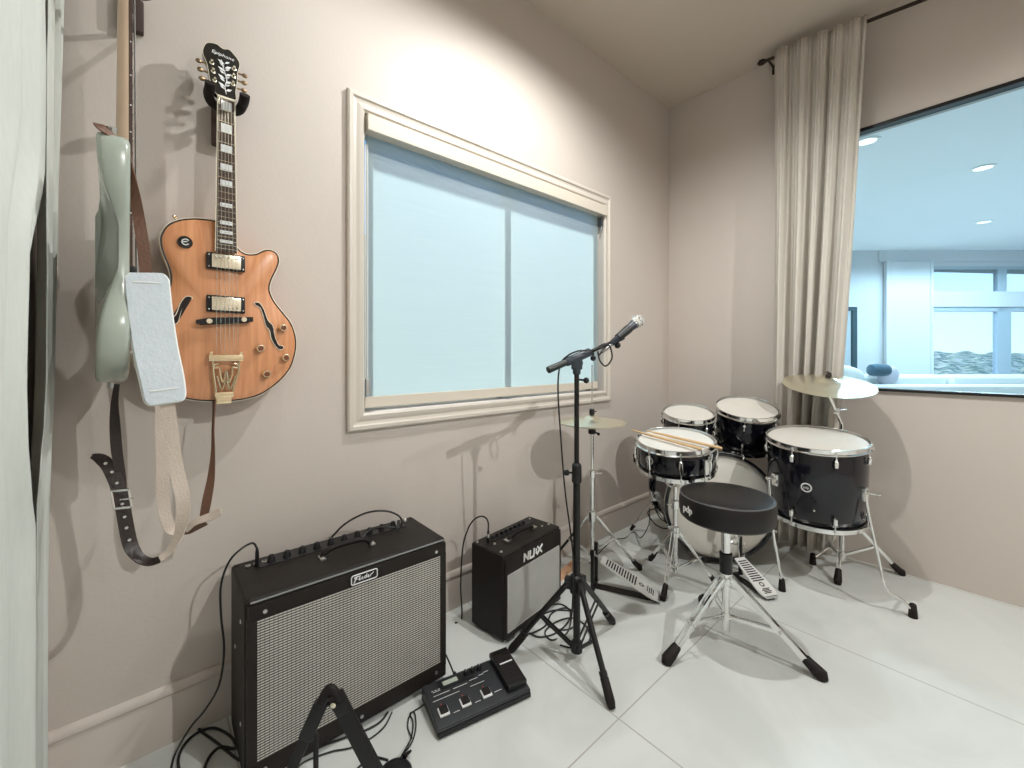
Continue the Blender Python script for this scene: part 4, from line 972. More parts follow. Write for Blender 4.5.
mb = MB(); mb.tube([BB0-BDIR*.14, BB0-BDIR*.138, BB0-BDIR*.05], [.009, .013, .0125], 16); mb.build('counterweight_grip', mat('dark_green_rubber', (.014, .020, .016), .45, var=.1), ms, world=True)
mb = MB(); mb.rod(BB0+BDIR*.085-UP*.004, BB0+BDIR*.085-UP*.030, .004, 8); mb.ball(BB0+BDIR*.085-UP*.030, .011, 14); mb.build('boom_knob', BLKP, ms, world=True)
mb = MB(); mb.rod(BJ+RT*.008-UP*.058, BJ+RT*.030-UP*.060, .004, 8); mb.ball(BJ+RT*.036-UP*.061, .0115, 14); mb.build('stand_knob', BLKP, ms, world=True)
TIP = BB0+BDIR*.22
MDIR = (RT*.74 + FW*.34 + UP*.57).normalized()
MC = TIP+MDIR*.035+UP*.006
mb = MB(); mb.tube([TIP-BDIR*.02, TIP+BDIR*.005, MC-UP*.016], [.010, .011, .010], 12); mb.tube([MC-MDIR*.035, MC-MDIR*.033, MC+MDIR*.035, MC+MDIR*.037], [.012, .0165, .0185, .015], 16); mb.ball(TIP+BDIR*.0-UP*.022, .013, 14); mb.rod(TIP, TIP-UP*.02, .005, 8); mb.build('microphone_clip', BLKP, ms, world=True)
mc = thing('microphone', 'dark blue handheld microphone with silver mesh head on the boom stand', 'microphone', MC)
mb = MB(); mb.tube([MC-MDIR*.075, MC-MDIR*.072, MC+MDIR*.03, MC+MDIR*.060, MC+MDIR*.072], [.0095, .0115, .0155, .0185, .0190], 20); mb.build('handle', mat('navy_microphone_body', (.014, .020, .034), .35, var=.1), mc, world=True)
MG = MC+MDIR*.090
mb = MB(frame_to(MG, MDIR)); mb.lathe([(.020, -.018), (.0245, -.010), (.0258, .000), (.0250, .010), (.019, .0205), (.010, .0255), (0, .027)], 28); mb.build('grille_head', mat('silver_mesh', (.72, .70, .66), .35, .8, bump=.9, bscale=520, var=.1), mc, world=True)
mb = MB(frame_to(MG, MDIR)); mb.lathe([(.0250, -.006), (.0272, -.003), (.0272, .002), (.0250, .005)], 28); mb.build('grille_band', CHROME, mc, world=True)
mb = MB(frame_to(MG, MDIR)); mb.lathe([(.0185, -.024), (.0205, -.022), (.0205, -.017), (.0195, -.014)], 28); mb.build('head_collar', DCHROME, mc, world=True)
mb = MB(); mb.tube([MC-MDIR*.072, MC-MDIR*.078, MC-MDIR*.125, MC-MDIR*.130], [.008, .0100, .0095, .007], 16); mb.build('cable_connector', mat('nickel_connector', (.42, .42, .42), .3, 1., var=.05), mc, world=True)

# ------------------------------------------------------------------ cables
def cable(name, label, pts, r=.0032, sm=8, parts=(), m=CABLE):
    if not parts:
        mb = MB(); mb.tube(pts, r, 8, smooth=sm); return tag(mb.build(name, m), label, 'cable')
    t = thing(name, label, 'cable', pts[0]); mb = MB(); mb.tube(pts, r, 8, smooth=sm); mb.build('cable_jacket', m, t, world=True)
    for kind, a, d, ln, rad, mm in parts:
        a, d = V(a), V(d).normalized(); mb = MB(); mb.tube([a, a+d*ln*.1, a+d*ln*.75, a+d*ln], [rad*.8, rad, rad*.85, rad*.5], 12); mb.build(kind, mm, t, world=True)
    return t
E = MC-MDIR*.128
g = lambda u, v, z=.004: V(FW*((z-CAMH)*418/(355-v)) + RT*((u-512)*(z-CAMH)/(355-v)) + UP*z)
d0 = 1.62
def at(u, v, d): return ray(u, v, d)
lp = [E, E-MDIR*.02-UP*.003, at(598, 352, 1.60), at(600, 361, 1.60), at(606, 366, 1.60), at(612, 358, 1.605), at(610, 347, 1.60), at(604, 344, 1.595), at(592, 350, 1.575), at(578, 351, 1.555), at(566, 357, 1.555), at(560, 366, 1.56), at(558, 390, 1.565), at(561, 440, 1.57), at(565, 490, 1.575), at(570, 528, 1.58), at(573, 556, 1.575), at(573, 590, 1.56), at(571, 620, 1.575),
      g(566, 634), g(552, 640), g(545, 632), g(556, 622), g(572, 618), g(586, 626), g(590, 640), g(576, 648), g(560, 645)]
lp = lp[:2] + [p+FW*.0 for p in lp[2:]]
cable('microphone_cable', 'thin black cable hanging down the boom microphone stand with a small loop', lp, .0031, 7)
cable('coiled_cable', 'black cable coiled on the floor in front of the small amplifier', [g(529, 633), g(540, 637), g(556, 633), g(568, 622), g(570, 611), g(560, 604), g(546, 608), g(544, 620), g(556, 629), g(572, 628), g(577, 616), g(566, 608), g(552, 613), g(545, 626), g(528, 634), g(524, 627), g(540, 616), g(556, 610), g(580, 612)], .0033, 6)
# cable from the large amplifier's top
pA = FA + Matrix.Rotation(FAR, 3, 'Z') @ V((.060, .205, .50))
cable('instrument_cable', 'black cable plugged into the top of the large amplifier and looping down its side', [pA+UP*.055, pA+UP*.075+V((-.012, 0, 0)), at(241, 549, 1.235), at(229, 562, 1.22), at(221, 585, 1.21), at(221, 615, 1.21), at(224, 650, 1.22), at(219, 685, 1.23), at(205, 710, 1.24), at(190, 728, 1.235), g(174, 757), g(168, 790)], .0030, 8, [('plug', pA, (0, 0, 1), .058, .0062, BLKP)])
cable('coiled_cable', 'tangle of black cable on the floor in the corner beside the large amplifier', [g(190, 800), g(178, 762), g(190, 738), g(212, 728), g(232, 738), g(240, 760), g(216, 742), g(198, 728), g(196, 716), g(214, 708), g(238, 706)], .0036, 8)
cable('power_cable', 'thicker black cord beside the large amplifier running up behind it', [g(200, 830), g(204, 770), g(218, 748), g(236, 748), g(250, 735), V((.25, 1.56, .03)), V((.30, 1.575, .10)), V((.36, 1.56, .18))], .0040, 8)
RA = Matrix.Rotation(FAR, 3, 'Z')
pB = FA + RA @ V((.57, .215, .50))
cable('patch_cable', 'black cable arched up from the back of the large amplifier against the wall', [V((.47, 1.545, .40)), at(322, 556, 1.50), at(330, 540, 1.50), at(345, 524, 1.50), at(366, 513, 1.51), at(386, 511, 1.53), at(400, 517, 1.55), at(401, 526, 1.55), at(396, 532, 1.54), at(380, 543, 1.50), at(358, 549, 1.46), at(330, 551, 1.42), at(300, 555, 1.38), at(283, 558, 1.36)], .0034, 8)
cable('patch_cable', 'short black cable lying along the top rear edge of the large amplifier', [at(396, 528, 1.53), at(384, 527, 1.515), at(370, 530, 1.50), at(360, 539, 1.47), at(344, 549, 1.45), at(318, 553, 1.42), at(297, 556, 1.385), at(276, 562, 1.35)], .0042, 8, [('plug', at(308, 553, 1.40), at(290, 558, 1.375)-at(308, 553, 1.40), .05, .008, BLKP), ('plug', at(275, 562, 1.35), at(268, 566, 1.34)-at(275, 562, 1.35), .03, .006, NICKEL)])
pN = NA + Matrix.Rotation(NAR, 3, 'Z') @ V((.047, .130, .352))
cable('instrument_cable', 'black cable arching out of a jack on top of the small amplifier', [pN+UP*.055, pN+UP*.085, pN+UP*.108+V((-.012, .004, 0)), pN+UP*.116+V((-.034, .012, 0)), pN+UP*.100+V((-.056, .03, 0)), pN+UP*.055+V((-.068, .055, 0)), pN+UP*-.03+V((-.072, .085, 0)), pN+UP*-.2+V((-.066, .11, 0)), V((pN.x-.06, pN.y+.11, .004)), V((pN.x-.10, pN.y+.10, .004))], .0034, 8, [('plug', pN, (0, 0, 1), .055, .0065, BLKP), ('plug_sleeve', pN+UP*.022, (0, 0, 1), .02, .0072, STEEL)])
cable('instrument_cable', 'thin black lead curving into the back of the effects pedal', [at(446, 655, 1.50), at(450, 664, 1.47), at(454, 674, 1.46), at(457, 681, 1.455)], .0030, 8, [('plug', at(454, 672, 1.457), at(457.5, 682, 1.452)-at(454, 672, 1.457), .035, .006, BLKP)])
cable('power_cable', 'thin double cord running from the black power adapter to the effects pedal', [g(402, 755, .02), g(411, 738), g(413, 722), g(410, 714), g(414, 711), g(424, 704), g(430, 694, .02), at(434, 686, 1.44), at(440, 682, 1.445)], .0022, 8, [('plug', at(426, 694, 1.425), at(432, 687, 1.44)-at(426, 694, 1.425), .035, .007, BLKP)])
cable('power_cable', 'second strand of the thin cord looped beside the power adapter', [g(400, 758, .012), g(412, 742), g(416, 725), g(414, 712), g(409, 717), g(408, 728), g(412, 738)], .0020, 8)
cable('power_cable', 'thin black wire on the floor along the foot of the large amplifier', [g(388, 712), g(380, 722), g(364, 731), g(344, 738), g(322, 746), g(300, 758), g(270, 775)], .0030, 8)
cable('power_cable', 'second thin wire on the floor under the front of the large amplifier', [g(392, 712), g(384, 727), g(368, 740), g(350, 748), g(330, 752), g(300, 765), g(290, 790)], .0022, 8)
cable('adapter_cable', 'black lead curving round the feet of the folding guitar stand', [g(340, 800), g(352, 776), g(362, 764), g(372, 757), g(388, 760)], .0028, 8)
c = V((.510, 1.065, 0))
ad = thing('power_adapter', 'rounded black power adapter block on the floor near the effects pedal', 'power adapter', c)
mb = MB(); mb.lathe([(0, 0), (.042, 0), (.046, .004), (.045, .012), (.037, .020), (.020, .024), (0, .025)], 32); mb.build('adapter_shell', BLKP, ad)
mb = MB(); mb.tube([(.036, .018, .020), (.050, .024, .018), (.062, .029, .014)], [.007, .005, .003], 10); mb.build('strain_relief', RUB, ad)
# wood offcut behind the small amplifier
wd = thing('wood_strip', 'short strip of pale orange wood on the floor behind the small amplifier', 'wood', (1.66, 1.47, 0), math.radians(14))
mb = MB(); mb.box((0, 0, .011), (.26, .035, .022), .002); mb.build('wood_strip_body', PLANKW, wd, smooth=False)

# ------------------------------------------------------------------ drums
def drum(t, D, r, dep, nl, lug0=0., hoop_metal=True, head=HEADW, badge=None, badge_z=None, rods='split'):
    """D: frame whose z runs out of the struck head"""
    mb = MB(D); mb.lathe([(r-.004, -.006), (r, -.012), (r, -dep+.012), (r-.004, -dep+.006)], 72); sh = mb.build('shell', LACQ, t, world=True)
    for nm, z, s in (('batter', 0, 1), ('bottom', -dep, -1)):
        mb = MB(D); mb.lathe([(0, z+s*.001), (r*.5, z+s*.001), (r-.004, z+s*.0005), (r+.003, z-s*.005), (r+.004, z-s*.010)], 72)
        mb.build(nm + '_head', head, t, world=True)
        mb = MB(D); mb.lathe([(r+.0042, z+s*.006), (r+.0015, z+s*.0085), (r+.003, z+s*.011), (r+.008, z+s*.010), (r+.0085, z-s*.008), (r+.015, z-s*.012), (r+.015, z-s*.0145), (r+.005, z-s*.014), (r+.0042, z+s*.006)], 72)
        mb.build('hoop', CHROME, t, world=True)
    for k in range(nl):
        a = lug0+2*PI*k/nl; L = D @ Matrix.Rotation(a, 4, 'Z')
        zs = [-.050, -dep+.050] if rods == 'split' else [-dep/2]
        if rods == 'split':
            for z, s in ((zs[0], 1), (zs[1], -1)):
                mb = MB(L); mb.tube([(r+.004, 0, z-s*.018), (r+.011, 0, z-s*.014), (r+.013, 0, z+s*.010), (r+.010, 0, z+s*.016)], [.006, .0085, .0085, .005], 10)
                mb.rod((r, 0, z), (r+.012, 0, z), .006, 8); lg = mb.build('lug', CHROME, t, world=True)
                e_ = 0 if s > 0 else -dep
                mb = MB(L); mb.rod((r+.0115, 0, e_-s*.004), (r+.0115, 0, z+s*.005), .0028, 8); mb.tube([(r+.0115, 0, e_+s*.001), (r+.0115, 0, e_-s*.012)], [.0035, .0048], 8); mb.build('tension_rod', STEEL, lg, world=True)
        else:
            mb = MB(L); mb.tube([(r+.004, 0, zs[0]-.034), (r+.011, 0, zs[0]-.028), (r+.013, 0, zs[0]), (r+.011, 0, zs[0]+.028), (r+.004, 0, zs[0]+.034)], [.006, .0085, .009, .0085, .006], 10)
            lg = mb.build('lug', CHROME, t, world=True)
            for e_, s in ((0, 1), (-dep, -1)):
                mb = MB(L); mb.rod((r+.0115, 0, e_-s*.004), (r+.0115, 0, -dep/2+s*.02), .0028, 8); mb.tube([(r+.0115, 0, e_+s*.001), (r+.0115, 0, e_-s*.012)], [.0035, .0048], 8); mb.build('tension_rod', STEEL, lg, world=True)
    if badge is not None:
        z = badge_z if badge_z is not None else -dep/2
        L = D @ Matrix.Rotation(badge, 4, 'Z') @ Matrix.Translation((r+.0002, 0, z)) @ Matrix.Rotation(PI/2, 4, 'Y')
        mb = MB(L); mb.lathe([(.0165, -.002), (.0165, .0012), (0, .0016)], 28); bd = mb.build('badge', BLKP, t, world=True)
        mb = MB(L); mb.lathe([(.0165, .0006), (.0170, .0024), (.0215, .0022), (.0222, -.003)], 28); mb.build('badge_ring', SILK, bd, world=True)
        text_bm('pdp', .0155, L @ Matrix.Translation((0, 0, .0022)) @ Matrix.Rotation(PI/2, 4, 'Z'), .0003).build('badge_lettering', SILK, bd, world=True, smooth=False)
    return sh
def tilt(c, toward, deg):
    tw = V((toward[0], toward[1], 0)).normalized(); z = UP*math.cos(math.radians(deg))+tw*math.sin(math.radians(deg))
    return frame_to(V(c), z, tw)          # local x looks toward 'toward'
A_ = V((.722, .692, 0)); PERP = V((.692, -.722, 0))

# bass drum
BC = V((2.365, .965, .315))
bd = thing('bass_drum', 'large bass drum with white head lying on its side behind the stool', 'drum', (BC.x, BC.y, 0))
BDM = frame_to(BC, -A_, UP)
r, dep = .279, .40
mb = MB(BDM); mb.lathe([(r, -.03), (r, -dep+.03)], 84); mb.build('shell', LACQ, bd, world=True)
for nm, z, s in (('batter_head', -.012, 1), ('front_head', -dep+.012, -1)):
    mb = MB(BDM); mb.lathe([(0, z), (r*.7, z), (r-.006, z), (r+.004, z-s*.006), (r+.004, z-s*.018)], 84); mb.build(nm, HEADB, bd, world=True)
for z, s in ((0, 1), (-dep, -1)):
    mb = MB(BDM); mb.lathe([(r+.004, z), (r+.006, z+s*.003), (r+.017, z+s*.003), (r+.019, z), (r+.019, z-s*.036), (r+.017, z-s*.039), (r+.006, z-s*.039), (r+.004, z-s*.036), (r+.004, z)], 84); hp = mb.build('hoop', LACQ, bd, world=True)
    mb = MB(BDM); mb.lathe([(r+.0188, z-s*.012), (r+.0200, z-s*.013), (r+.0200, z-s*.023), (r+.0188, z-s*.024)], 84); mb.build('hoop_inlay', STEEL, hp, world=True)
for k in range(8):
    L = BDM @ Matrix.Rotation(2*PI*(k+.5)/8, 4, 'Z')
    mb = MB(L); mb.box((r+.010, 0, -dep/2), (.020, .016, .16), .005); lg = mb.build('lug', CHROME, bd, world=True)
    for z, s in ((0, 1), (-dep, -1)):
        mb = MB(L); mb.rod((r+.026, 0, z-s*.02), (r+.016, 0, -dep/2+s*.07), .003, 8); mb.tube([(r+.010, 0, z+s*.006), (r+.024, 0, z+s*.004), (r+.028, 0, z-s*.012), (r+.026, 0, z-s*.05)], [.006, .007, .007, .004], 8); mb.build('tension_claw', CHROME, lg, world=True)
for s in (-1, 1):
    p0 = BC + A_*(.30) + PERP*s*(r+.004) - UP*.04
    if s < 0: foot = V((2.395, 1.545, .012))
    else: foot = BC + A_*.34 + PERP*.40; foot.z = .012
    mb = MB(); mb.box(p0, (.05, .05, .06), .010, Matrix.Rotation(.76, 4, 'Z')); sp_ = mb.build('spur_bracket', CHROME, bd, world=True)
    mb = MB(); e = (foot-p0).normalized(); mb.rod(p0-e*.06, foot, .0065, 10); mb.build('spur', CHROME, sp_, world=True)
    mb = MB(); mb.tube([foot-e*.035, foot-e*.03, foot+e*.01], [.008, .0125, .009], 12); mb.build('rubber_tip', RUB, sp_, world=True)
TH = BC + A_*.17 + UP*(r+.005)
mb = MB(); mb.box(TH, (.07, .05, .02), .005, Matrix.Rotation(.76, 4, 'Z')); mb.rod(TH, TH+UP*.20, .0125, 14); mb.box(TH+UP*.12, (.045, .045, .05), .008); th_ = mb.build('tom_holder', CHROME, bd, world=True)

# toms on the bass drum holder
pl_dir = (-.80, -.60)
T1, T2 = V((2.328, 1.132, .818)), V((2.618, .928, .842))
t1 = thing('rack_tom', 'small black rack tom over the bass drum next to the window wall', 'drum', T1)
D1 = tilt(T1, pl_dir, 14); drum(t1, D1, .132, .175, 6, PI/6)
t2 = thing('rack_tom', 'deeper black rack tom over the bass drum between snare and floor tom', 'drum', T2)
D2m = tilt(T2, pl_dir, 17); drum(t2, D2m, .158, .22, 6, PI/6+.2)
for D, rr_, dp in ((D1, .132, .175), (D2m, .158, .22)):
    p = D @ V((0, 0, -dp*.55)); hub = TH+UP*.155; q = p + (hub-p).normalized()*(rr_+.004); q2 = hub+(q-hub)*.4
    mb = MB(); mb.tube([hub, q2+UP*.015, q], .0085, 12, smooth=4); mb.build('holder_arm', CHROME, th_, world=True)
    mb = MB(); mb.box(q, (.03, .03, .05), .008); mb.build('tom_bracket', CHROME, th_, world=True)

# snare and its stand
SNC = V((1.990, 1.036, .724))
sn = thing('snare_drum', 'shallow black snare drum with two sticks lying across its white head', 'drum', SNC)
DS = tilt(SNC, (-.92, -.38), 9)
drum(sn, DS, .178, .135, 8, .22, badge=-.62, badge_z=-.060, rods='mid', head=mat('coated_snare_skin', (.74, .73, .69), .55, var=.05, vscale=8))
L = DS @ Matrix.Rotation(.86, 4, 'Z')
mb = MB(L); mb.box((.190, 0, -.070), (.022, .030, .075), .006); mb.tube([(.200, 0, -.045), (.216, 0, -.03), (.222, 0, .0)], .005, 8, smooth=3); mb.rod((.195, -.012, -.10), (.195, -.012, -.14), .004, 8); mb.build('strainer', CHROME, sn, world=True)
S0 = V((2.000, 1.040, 0))
ss = thing('snare_stand', 'chrome tripod stand cradling the snare drum', 'drum stand', S0)
CEN = DS @ V((0, 0, -.150))
mb = MB(); mb.rod((S0.x, S0.y, .06), (S0.x, S0.y, .40), .0125, 14); mb.build('lower_tube', CHROME, ss, world=True)
mb = MB(); mb.rod((S0.x, S0.y, .36), (S0.x, S0.y, .49), .0095, 14); mb.rod((S0.x, S0.y, .49), CEN-UP*.035, .0095, 12); mb.build('upper_tube', CHROME, ss, world=True)
mb = MB(); mb.tube([(S0.x, S0.y, .375), (S0.x, S0.y, .38), (S0.x, S0.y, .42), (S0.x, S0.y, .425)], [.013, .019, .019, .012], 14); mb.rod((S0.x, S0.y, .40), V((S0.x, S0.y, .40))-RT*.04, .004, 8); mb.build('height_clamp', CHROME, ss, world=True)
mb = MB(); mb.box(CEN-UP*.04, (.035, .035, .05), .006, Matrix.Rotation(.5, 4, 'Z'))
for k in range(3):
    a = k*2*PI/3+1.9; u = V((math.cos(a), math.sin(a), 0)); edge_ = DS @ (Matrix.Rotation(0, 4, 'Z') @ V((0, 0, -.148)))
    M3 = DS.to_3x3(); w = (M3.inverted() @ u); w.z = 0; w.normalize()
    tip = DS @ (w*.198 + V((0, 0, -.135))); tipu = DS @ (w*.200 + V((0, 0, -.105)))
    mb.tube([CEN-UP*.04, CEN.lerp(tip, .5)-UP*.025, tip, tipu], [.007, .007, .006, .006], 10, smooth=4)
mb.build('basket', CHROME, ss, world=True)
for k in range(3):
    a = k*2*PI/3+1.9; u = V((math.cos(a), math.sin(a), 0)); w = (DS.to_3x3().inverted() @ u); w.z = 0; w.normalize(); mb = MB(); mb.rod(DS @ (w*.198+V((0, 0, -.142))), DS @ (w*.201+V((0, 0, -.10))), .010, 10); mb.build('basket_grip', RUB, ss, world=True)
def tripod(t, c, zt, zb, feet, w=.013, sep=.012, m=CHROME, fr_=.016, brace=.5):
    """double-strip tripod legs from a collar at zt to the feet, braces from a lower collar at zb"""
    mb = MB(); mb.tube([(c.x, c.y, zt-.028), (c.x, c.y, zt-.024), (c.x, c.y, zt+.024), (c.x, c.y, zt+.028)], [.016, .022, .022, .016], 16); mb.build('leg_collar', m, t, world=True)
    mb = MB(); mb.tube([(c.x, c.y, zb-.014), (c.x, c.y, zb+.014)], .019, 16); mb.build('brace_collar', m, t, world=True)
    for f in feet:
        f = V(f); d = V((f.x-c.x, f.y-c.y, 0)).normalized(); s = d.cross(UP)
        a = V((c.x, c.y, zt))+d*.018
        e = (f-a).normalized(); mb = MB()
        for q in (-1, 1): mb.beam(a+s*q*sep*.8, f-e*.03+s*q*sep*.55, .0035, w, .0012, UP)
        lg = mb.build('leg', m, t, world=True)
        mid = a.lerp(f, brace); mb = MB()
        for q in (-1, 1): mb.beam(V((c.x, c.y, zb))+d*.015+s*q*sep*.45, mid+s*q*sep*.45, .003, w*.72, .001, UP)
        mb.build('leg_brace', m, lg, world=True)
        mb = MB()
        for p in (a, mid): mb.rod(p-s*sep*1.3, p+s*sep*1.3, .0045, 10)
        mb.build('leg_rivet', STEEL, lg, world=True)
        mb = MB(); q = f-UP*(f.z-.013)
        mb.tube([f-e*.062, f-e*.056, f-e*.016+UP*.002, V((f.x, f.y, .016))+d*.004, V((f.x, f.y, .001))+d*.008], [fr_*.62, fr_*.80, fr_, fr_*1.05, fr_*.85], 14); mb.build('rubber_foot', RUB, lg, world=True)
tripod(ss, S0, .265, .085, [(1.828, 1.008, .012), (2.122, 1.245, .012), (2.115, .878, .012)], fr_=.014)
# sticks
for (p, q), lb in (((( 632, 430), (706, 450.5)), 'wooden drumstick resting across the snare head, its tip overhanging the rim'), (((646, 430.5), (716, 447)), 'wooden drumstick resting across the snare head, closer to the rack toms')):
    pts = []
    M3 = DS.to_3x3(); nrm = M3 @ V((0, 0, 1))
    for u, v in (p, q):
        d_ = (FW + RT*((u-512)/418) + UP*((355-v)/418)); o_ = V((0, 0, CAMH)); c_ = DS @ V((0, 0, .0185)); k = (c_-o_).dot(nrm)/d_.dot(nrm); pts.append(o_+d_*k)
    a, b = pts; e = (b-a).normalized(); b = a+e*.395
    mb = MB(); mb.tube([a, a+e*.004, a+e*.012, a+e*.018, a+e*.05, a+e*.13, a+e*.38, a+e*.392, b], [.002, .0042, .0048, .0032, .0048, .0070, .0070, .0062, .003], 14)
    tag(mb.build('drumstick', STICKW), lb, 'drumstick', 'drumsticks on the snare drum')

# floor tom
FTC = V((2.495, .566, .736))
ft = thing('floor_tom', 'big black floor tom on three bent chrome legs', 'drum', (FTC.x, FTC.y, 0))
DF = tilt(FTC, (-.95, -.30), 7)
drum(ft, DF, .205, .375, 8, .27, badge=-.25, badge_z=-.180)
for f, path, aw in (((2.345, .672), [(769, 478, 2.06), (773, 530, 2.05), (778, 560, 2.04), (782, 584, 2.04)], 0),
                    ((2.536, .218), [(866, 492, 1.885), (868, 510, 1.885), (878, 556, 1.875), (886, 588, 1.85), (901, 599, 1.84), (913, 610, 1.832)], 1),
                    ((2.76, .64), [(838, 490, 2.32), (836, 520, 2.32), (834, 541, 2.31), (826, 549, 2.305), (818, 556, 2.30)], 2)):
    P = [ray(*p) for p in path]; P[-1].z = .03
    if aw == 2: P[-1].x, P[-1].y = f
    mb = MB(); mb.tube(P, .0062, 10, smooth=5); lg = mb.build('leg', CHROME, ft, world=True)
    mb = MB(); q = P[-1]; mb.tube([q+UP*.030, q+UP*.026, q-UP*.004, q-UP*.0295], [.009, .012, .0150, .0165], 14); mb.build('rubber_foot', RUB, lg, world=True)
    # bracket on the shell at the leg's head
    h = P[0]; lo = DF.inverted() @ h; a = math.atan2(lo.y, lo.x); br_ = DF @ Matrix.Rotation(a, 4, 'Z')
    mb = MB(br_); mb.box((.214, 0, lo.z-.012), (.022, .034, .060), .007); mb.rod((.205, 0, lo.z), (math.hypot(lo.x, lo.y)+.012, 0, lo.z), .009, 12); mb.rod((.225, .02, lo.z-.01), (.245, .038, lo.z-.012), .004, 8); mb.ball((.248, .041, lo.z-.012), .008, 10, (1, 1, .6)); mb.build('leg_bracket', CHROME, ft, world=True)
mb = MB(DF @ Matrix.Rotation(-.10, 4, 'Z')); mb.lathe([(.005, 0), (.004, .003), (0, .004)], 12, Matrix.Translation((.205, -.075*0, -.285)) @ Matrix.Rotation(PI/2, 4, 'Y')); mb.build('air_vent', NICKEL, ft, world=True)

# cymbals
def cymbal_mb(D, r, bell=.055, rise=.022):
    mb = MB(D); n = 26; top = []
    for k in range(n+1):
        x = k/n*r
        if x < bell: z = rise + .020*math.cos(x/bell*PI/2)**.8
        else: z = rise*(1-((x-bell)/(r-bell))**1.6)
        top.append((max(x, .006), z+.0008*math.sin(k*2.2)))
    mb.lathe(top + [(r, -.0012)] + [(x, z-.0016) for x, z in top[::-1]] + [top[0]], 96); return mb
CR = V((2.80, .52, 0)); CC = V((2.740, .568, 1.008))
cs = thing('cymbal_stand', 'chrome tripod cymbal stand behind the floor tom', 'cymbal stand', CR)
CN = (UP*.955 - FW*.24 - RT*.085).normalized()
tripod(cs, CR, .30, .085, [(2.966, .306, .012), (2.615, .502, .012), (2.945, .785, .012)], w=.015, fr_=.017, brace=.55)
mb = MB(); mb.rod((CR.x, CR.y, .05), (CR.x, CR.y, .60), .0125, 14); mb.build('lower_tube', CHROME, cs, world=True)
mb = MB(); mb.tube([(CR.x, CR.y, .58), (CR.x, CR.y, .78), CC-UP*.06], .0085, 12); mb.rod(CC-UP*.06, CC+CN*.045, .0045, 10); mb.build('upper_tube', CHROME, cs, world=True)
mb = MB(); mb.tube([(CR.x, CR.y, .585), (CR.x, CR.y, .59), (CR.x, CR.y, .63), (CR.x, CR.y, .635)], [.013, .019, .019, .012], 14); mb.build('tube_clamp', CHROME, cs, world=True); mb = MB(); q = V((CR.x, CR.y, .80)).lerp(CC-UP*.06, .35); mb.box(q, (.028, .028, .032), .006); mb.rod(q, q+RT*.045+UP*.006, .0045, 8); mb.ball(q+RT*.048+UP*.007, .010, 10, (1, 1, .6)); mb.build('tilter', CHROME, cs, world=True)
mb = MB(frame_to(CC, CN)); mb.tube([(0, 0, -.012), (0, 0, .004)], .014, 16); mb.build('felt_washer', mat('black_felt', (.02, .018, .016), .95, bump=.2, var=.1), cs, world=True)
DC = frame_to(CC+CN*-.018, CN)
cy = cymbal_mb(DC, .205).build('crash_cymbal', BRASS, None, ang=60); tag(cy, 'large bronze crash cymbal tilted over the floor tom', 'cymbal')
mb = MB(DC); mb.tube([(0, 0, .0415), (0, 0, .043), (0, 0, .056), (0, 0, .062)], [.010, .0145, .0145, .006], 16); mb.box((0, 0, .066), (.034, .007, .010), .003); mb.build('wing_nut', mat('dark_wing_nut', (.03, .022, .016), .5, var=.1), cs, world=True)

# hi-hat
HH = V((1.702, 1.328, 0))
hs_ = thing('hi_hat_stand', 'chrome hi-hat stand with long footboard beside the microphone stand', 'hi-hat stand', HH)
mb = MB(); mb.rod(HH+UP*.10, HH+UP*.55, .0120, 14); mb.build('lower_tube', CHROME, hs_, world=True)
mb = MB(); mb.rod(HH+UP*.53, HH+UP*.766, .0085, 14); mb.build('upper_tube', CHROME, hs_, world=True)
mb = MB(); mb.rod(HH+UP*.756, HH+UP*1.10, .0034, 10); mb.build('pull_rod', STEEL, hs_, world=True)
mb = MB(); mb.tube([HH+UP*.525, HH+UP*.53, HH+UP*.565, HH+UP*.57], [.012, .0175, .0175, .011], 14); mb.rod(HH+UP*.548, HH+UP*.548+RT*.045, .0042, 8); mb.ball(HH+UP*.55+RT*.046, .009, 10, (1, 1, .6)); mb.build('height_clamp', CHROME, hs_, world=True)
mb = MB(); mb.tube([HH+UP*.748, HH+UP*.752, HH+UP*.772, HH+UP*.782], [.010, .019, .019, .012], 16); mb.rod(HH+UP*.761, HH+UP*.761+RT*.03-UP*.008, .004, 8); mb.ball(HH+UP*.759+RT*.033-UP*.01, .008, 10); mb.build('cymbal_seat', BLKP, hs_, world=True)
tripod(hs_, HH, .335, .15, [(1.985, 1.236, .012), (1.585, 1.555, .012)], w=.012, fr_=.015, brace=.42)
PD = V((.10, -.30, 0)).normalized(); PS = PD.cross(UP)
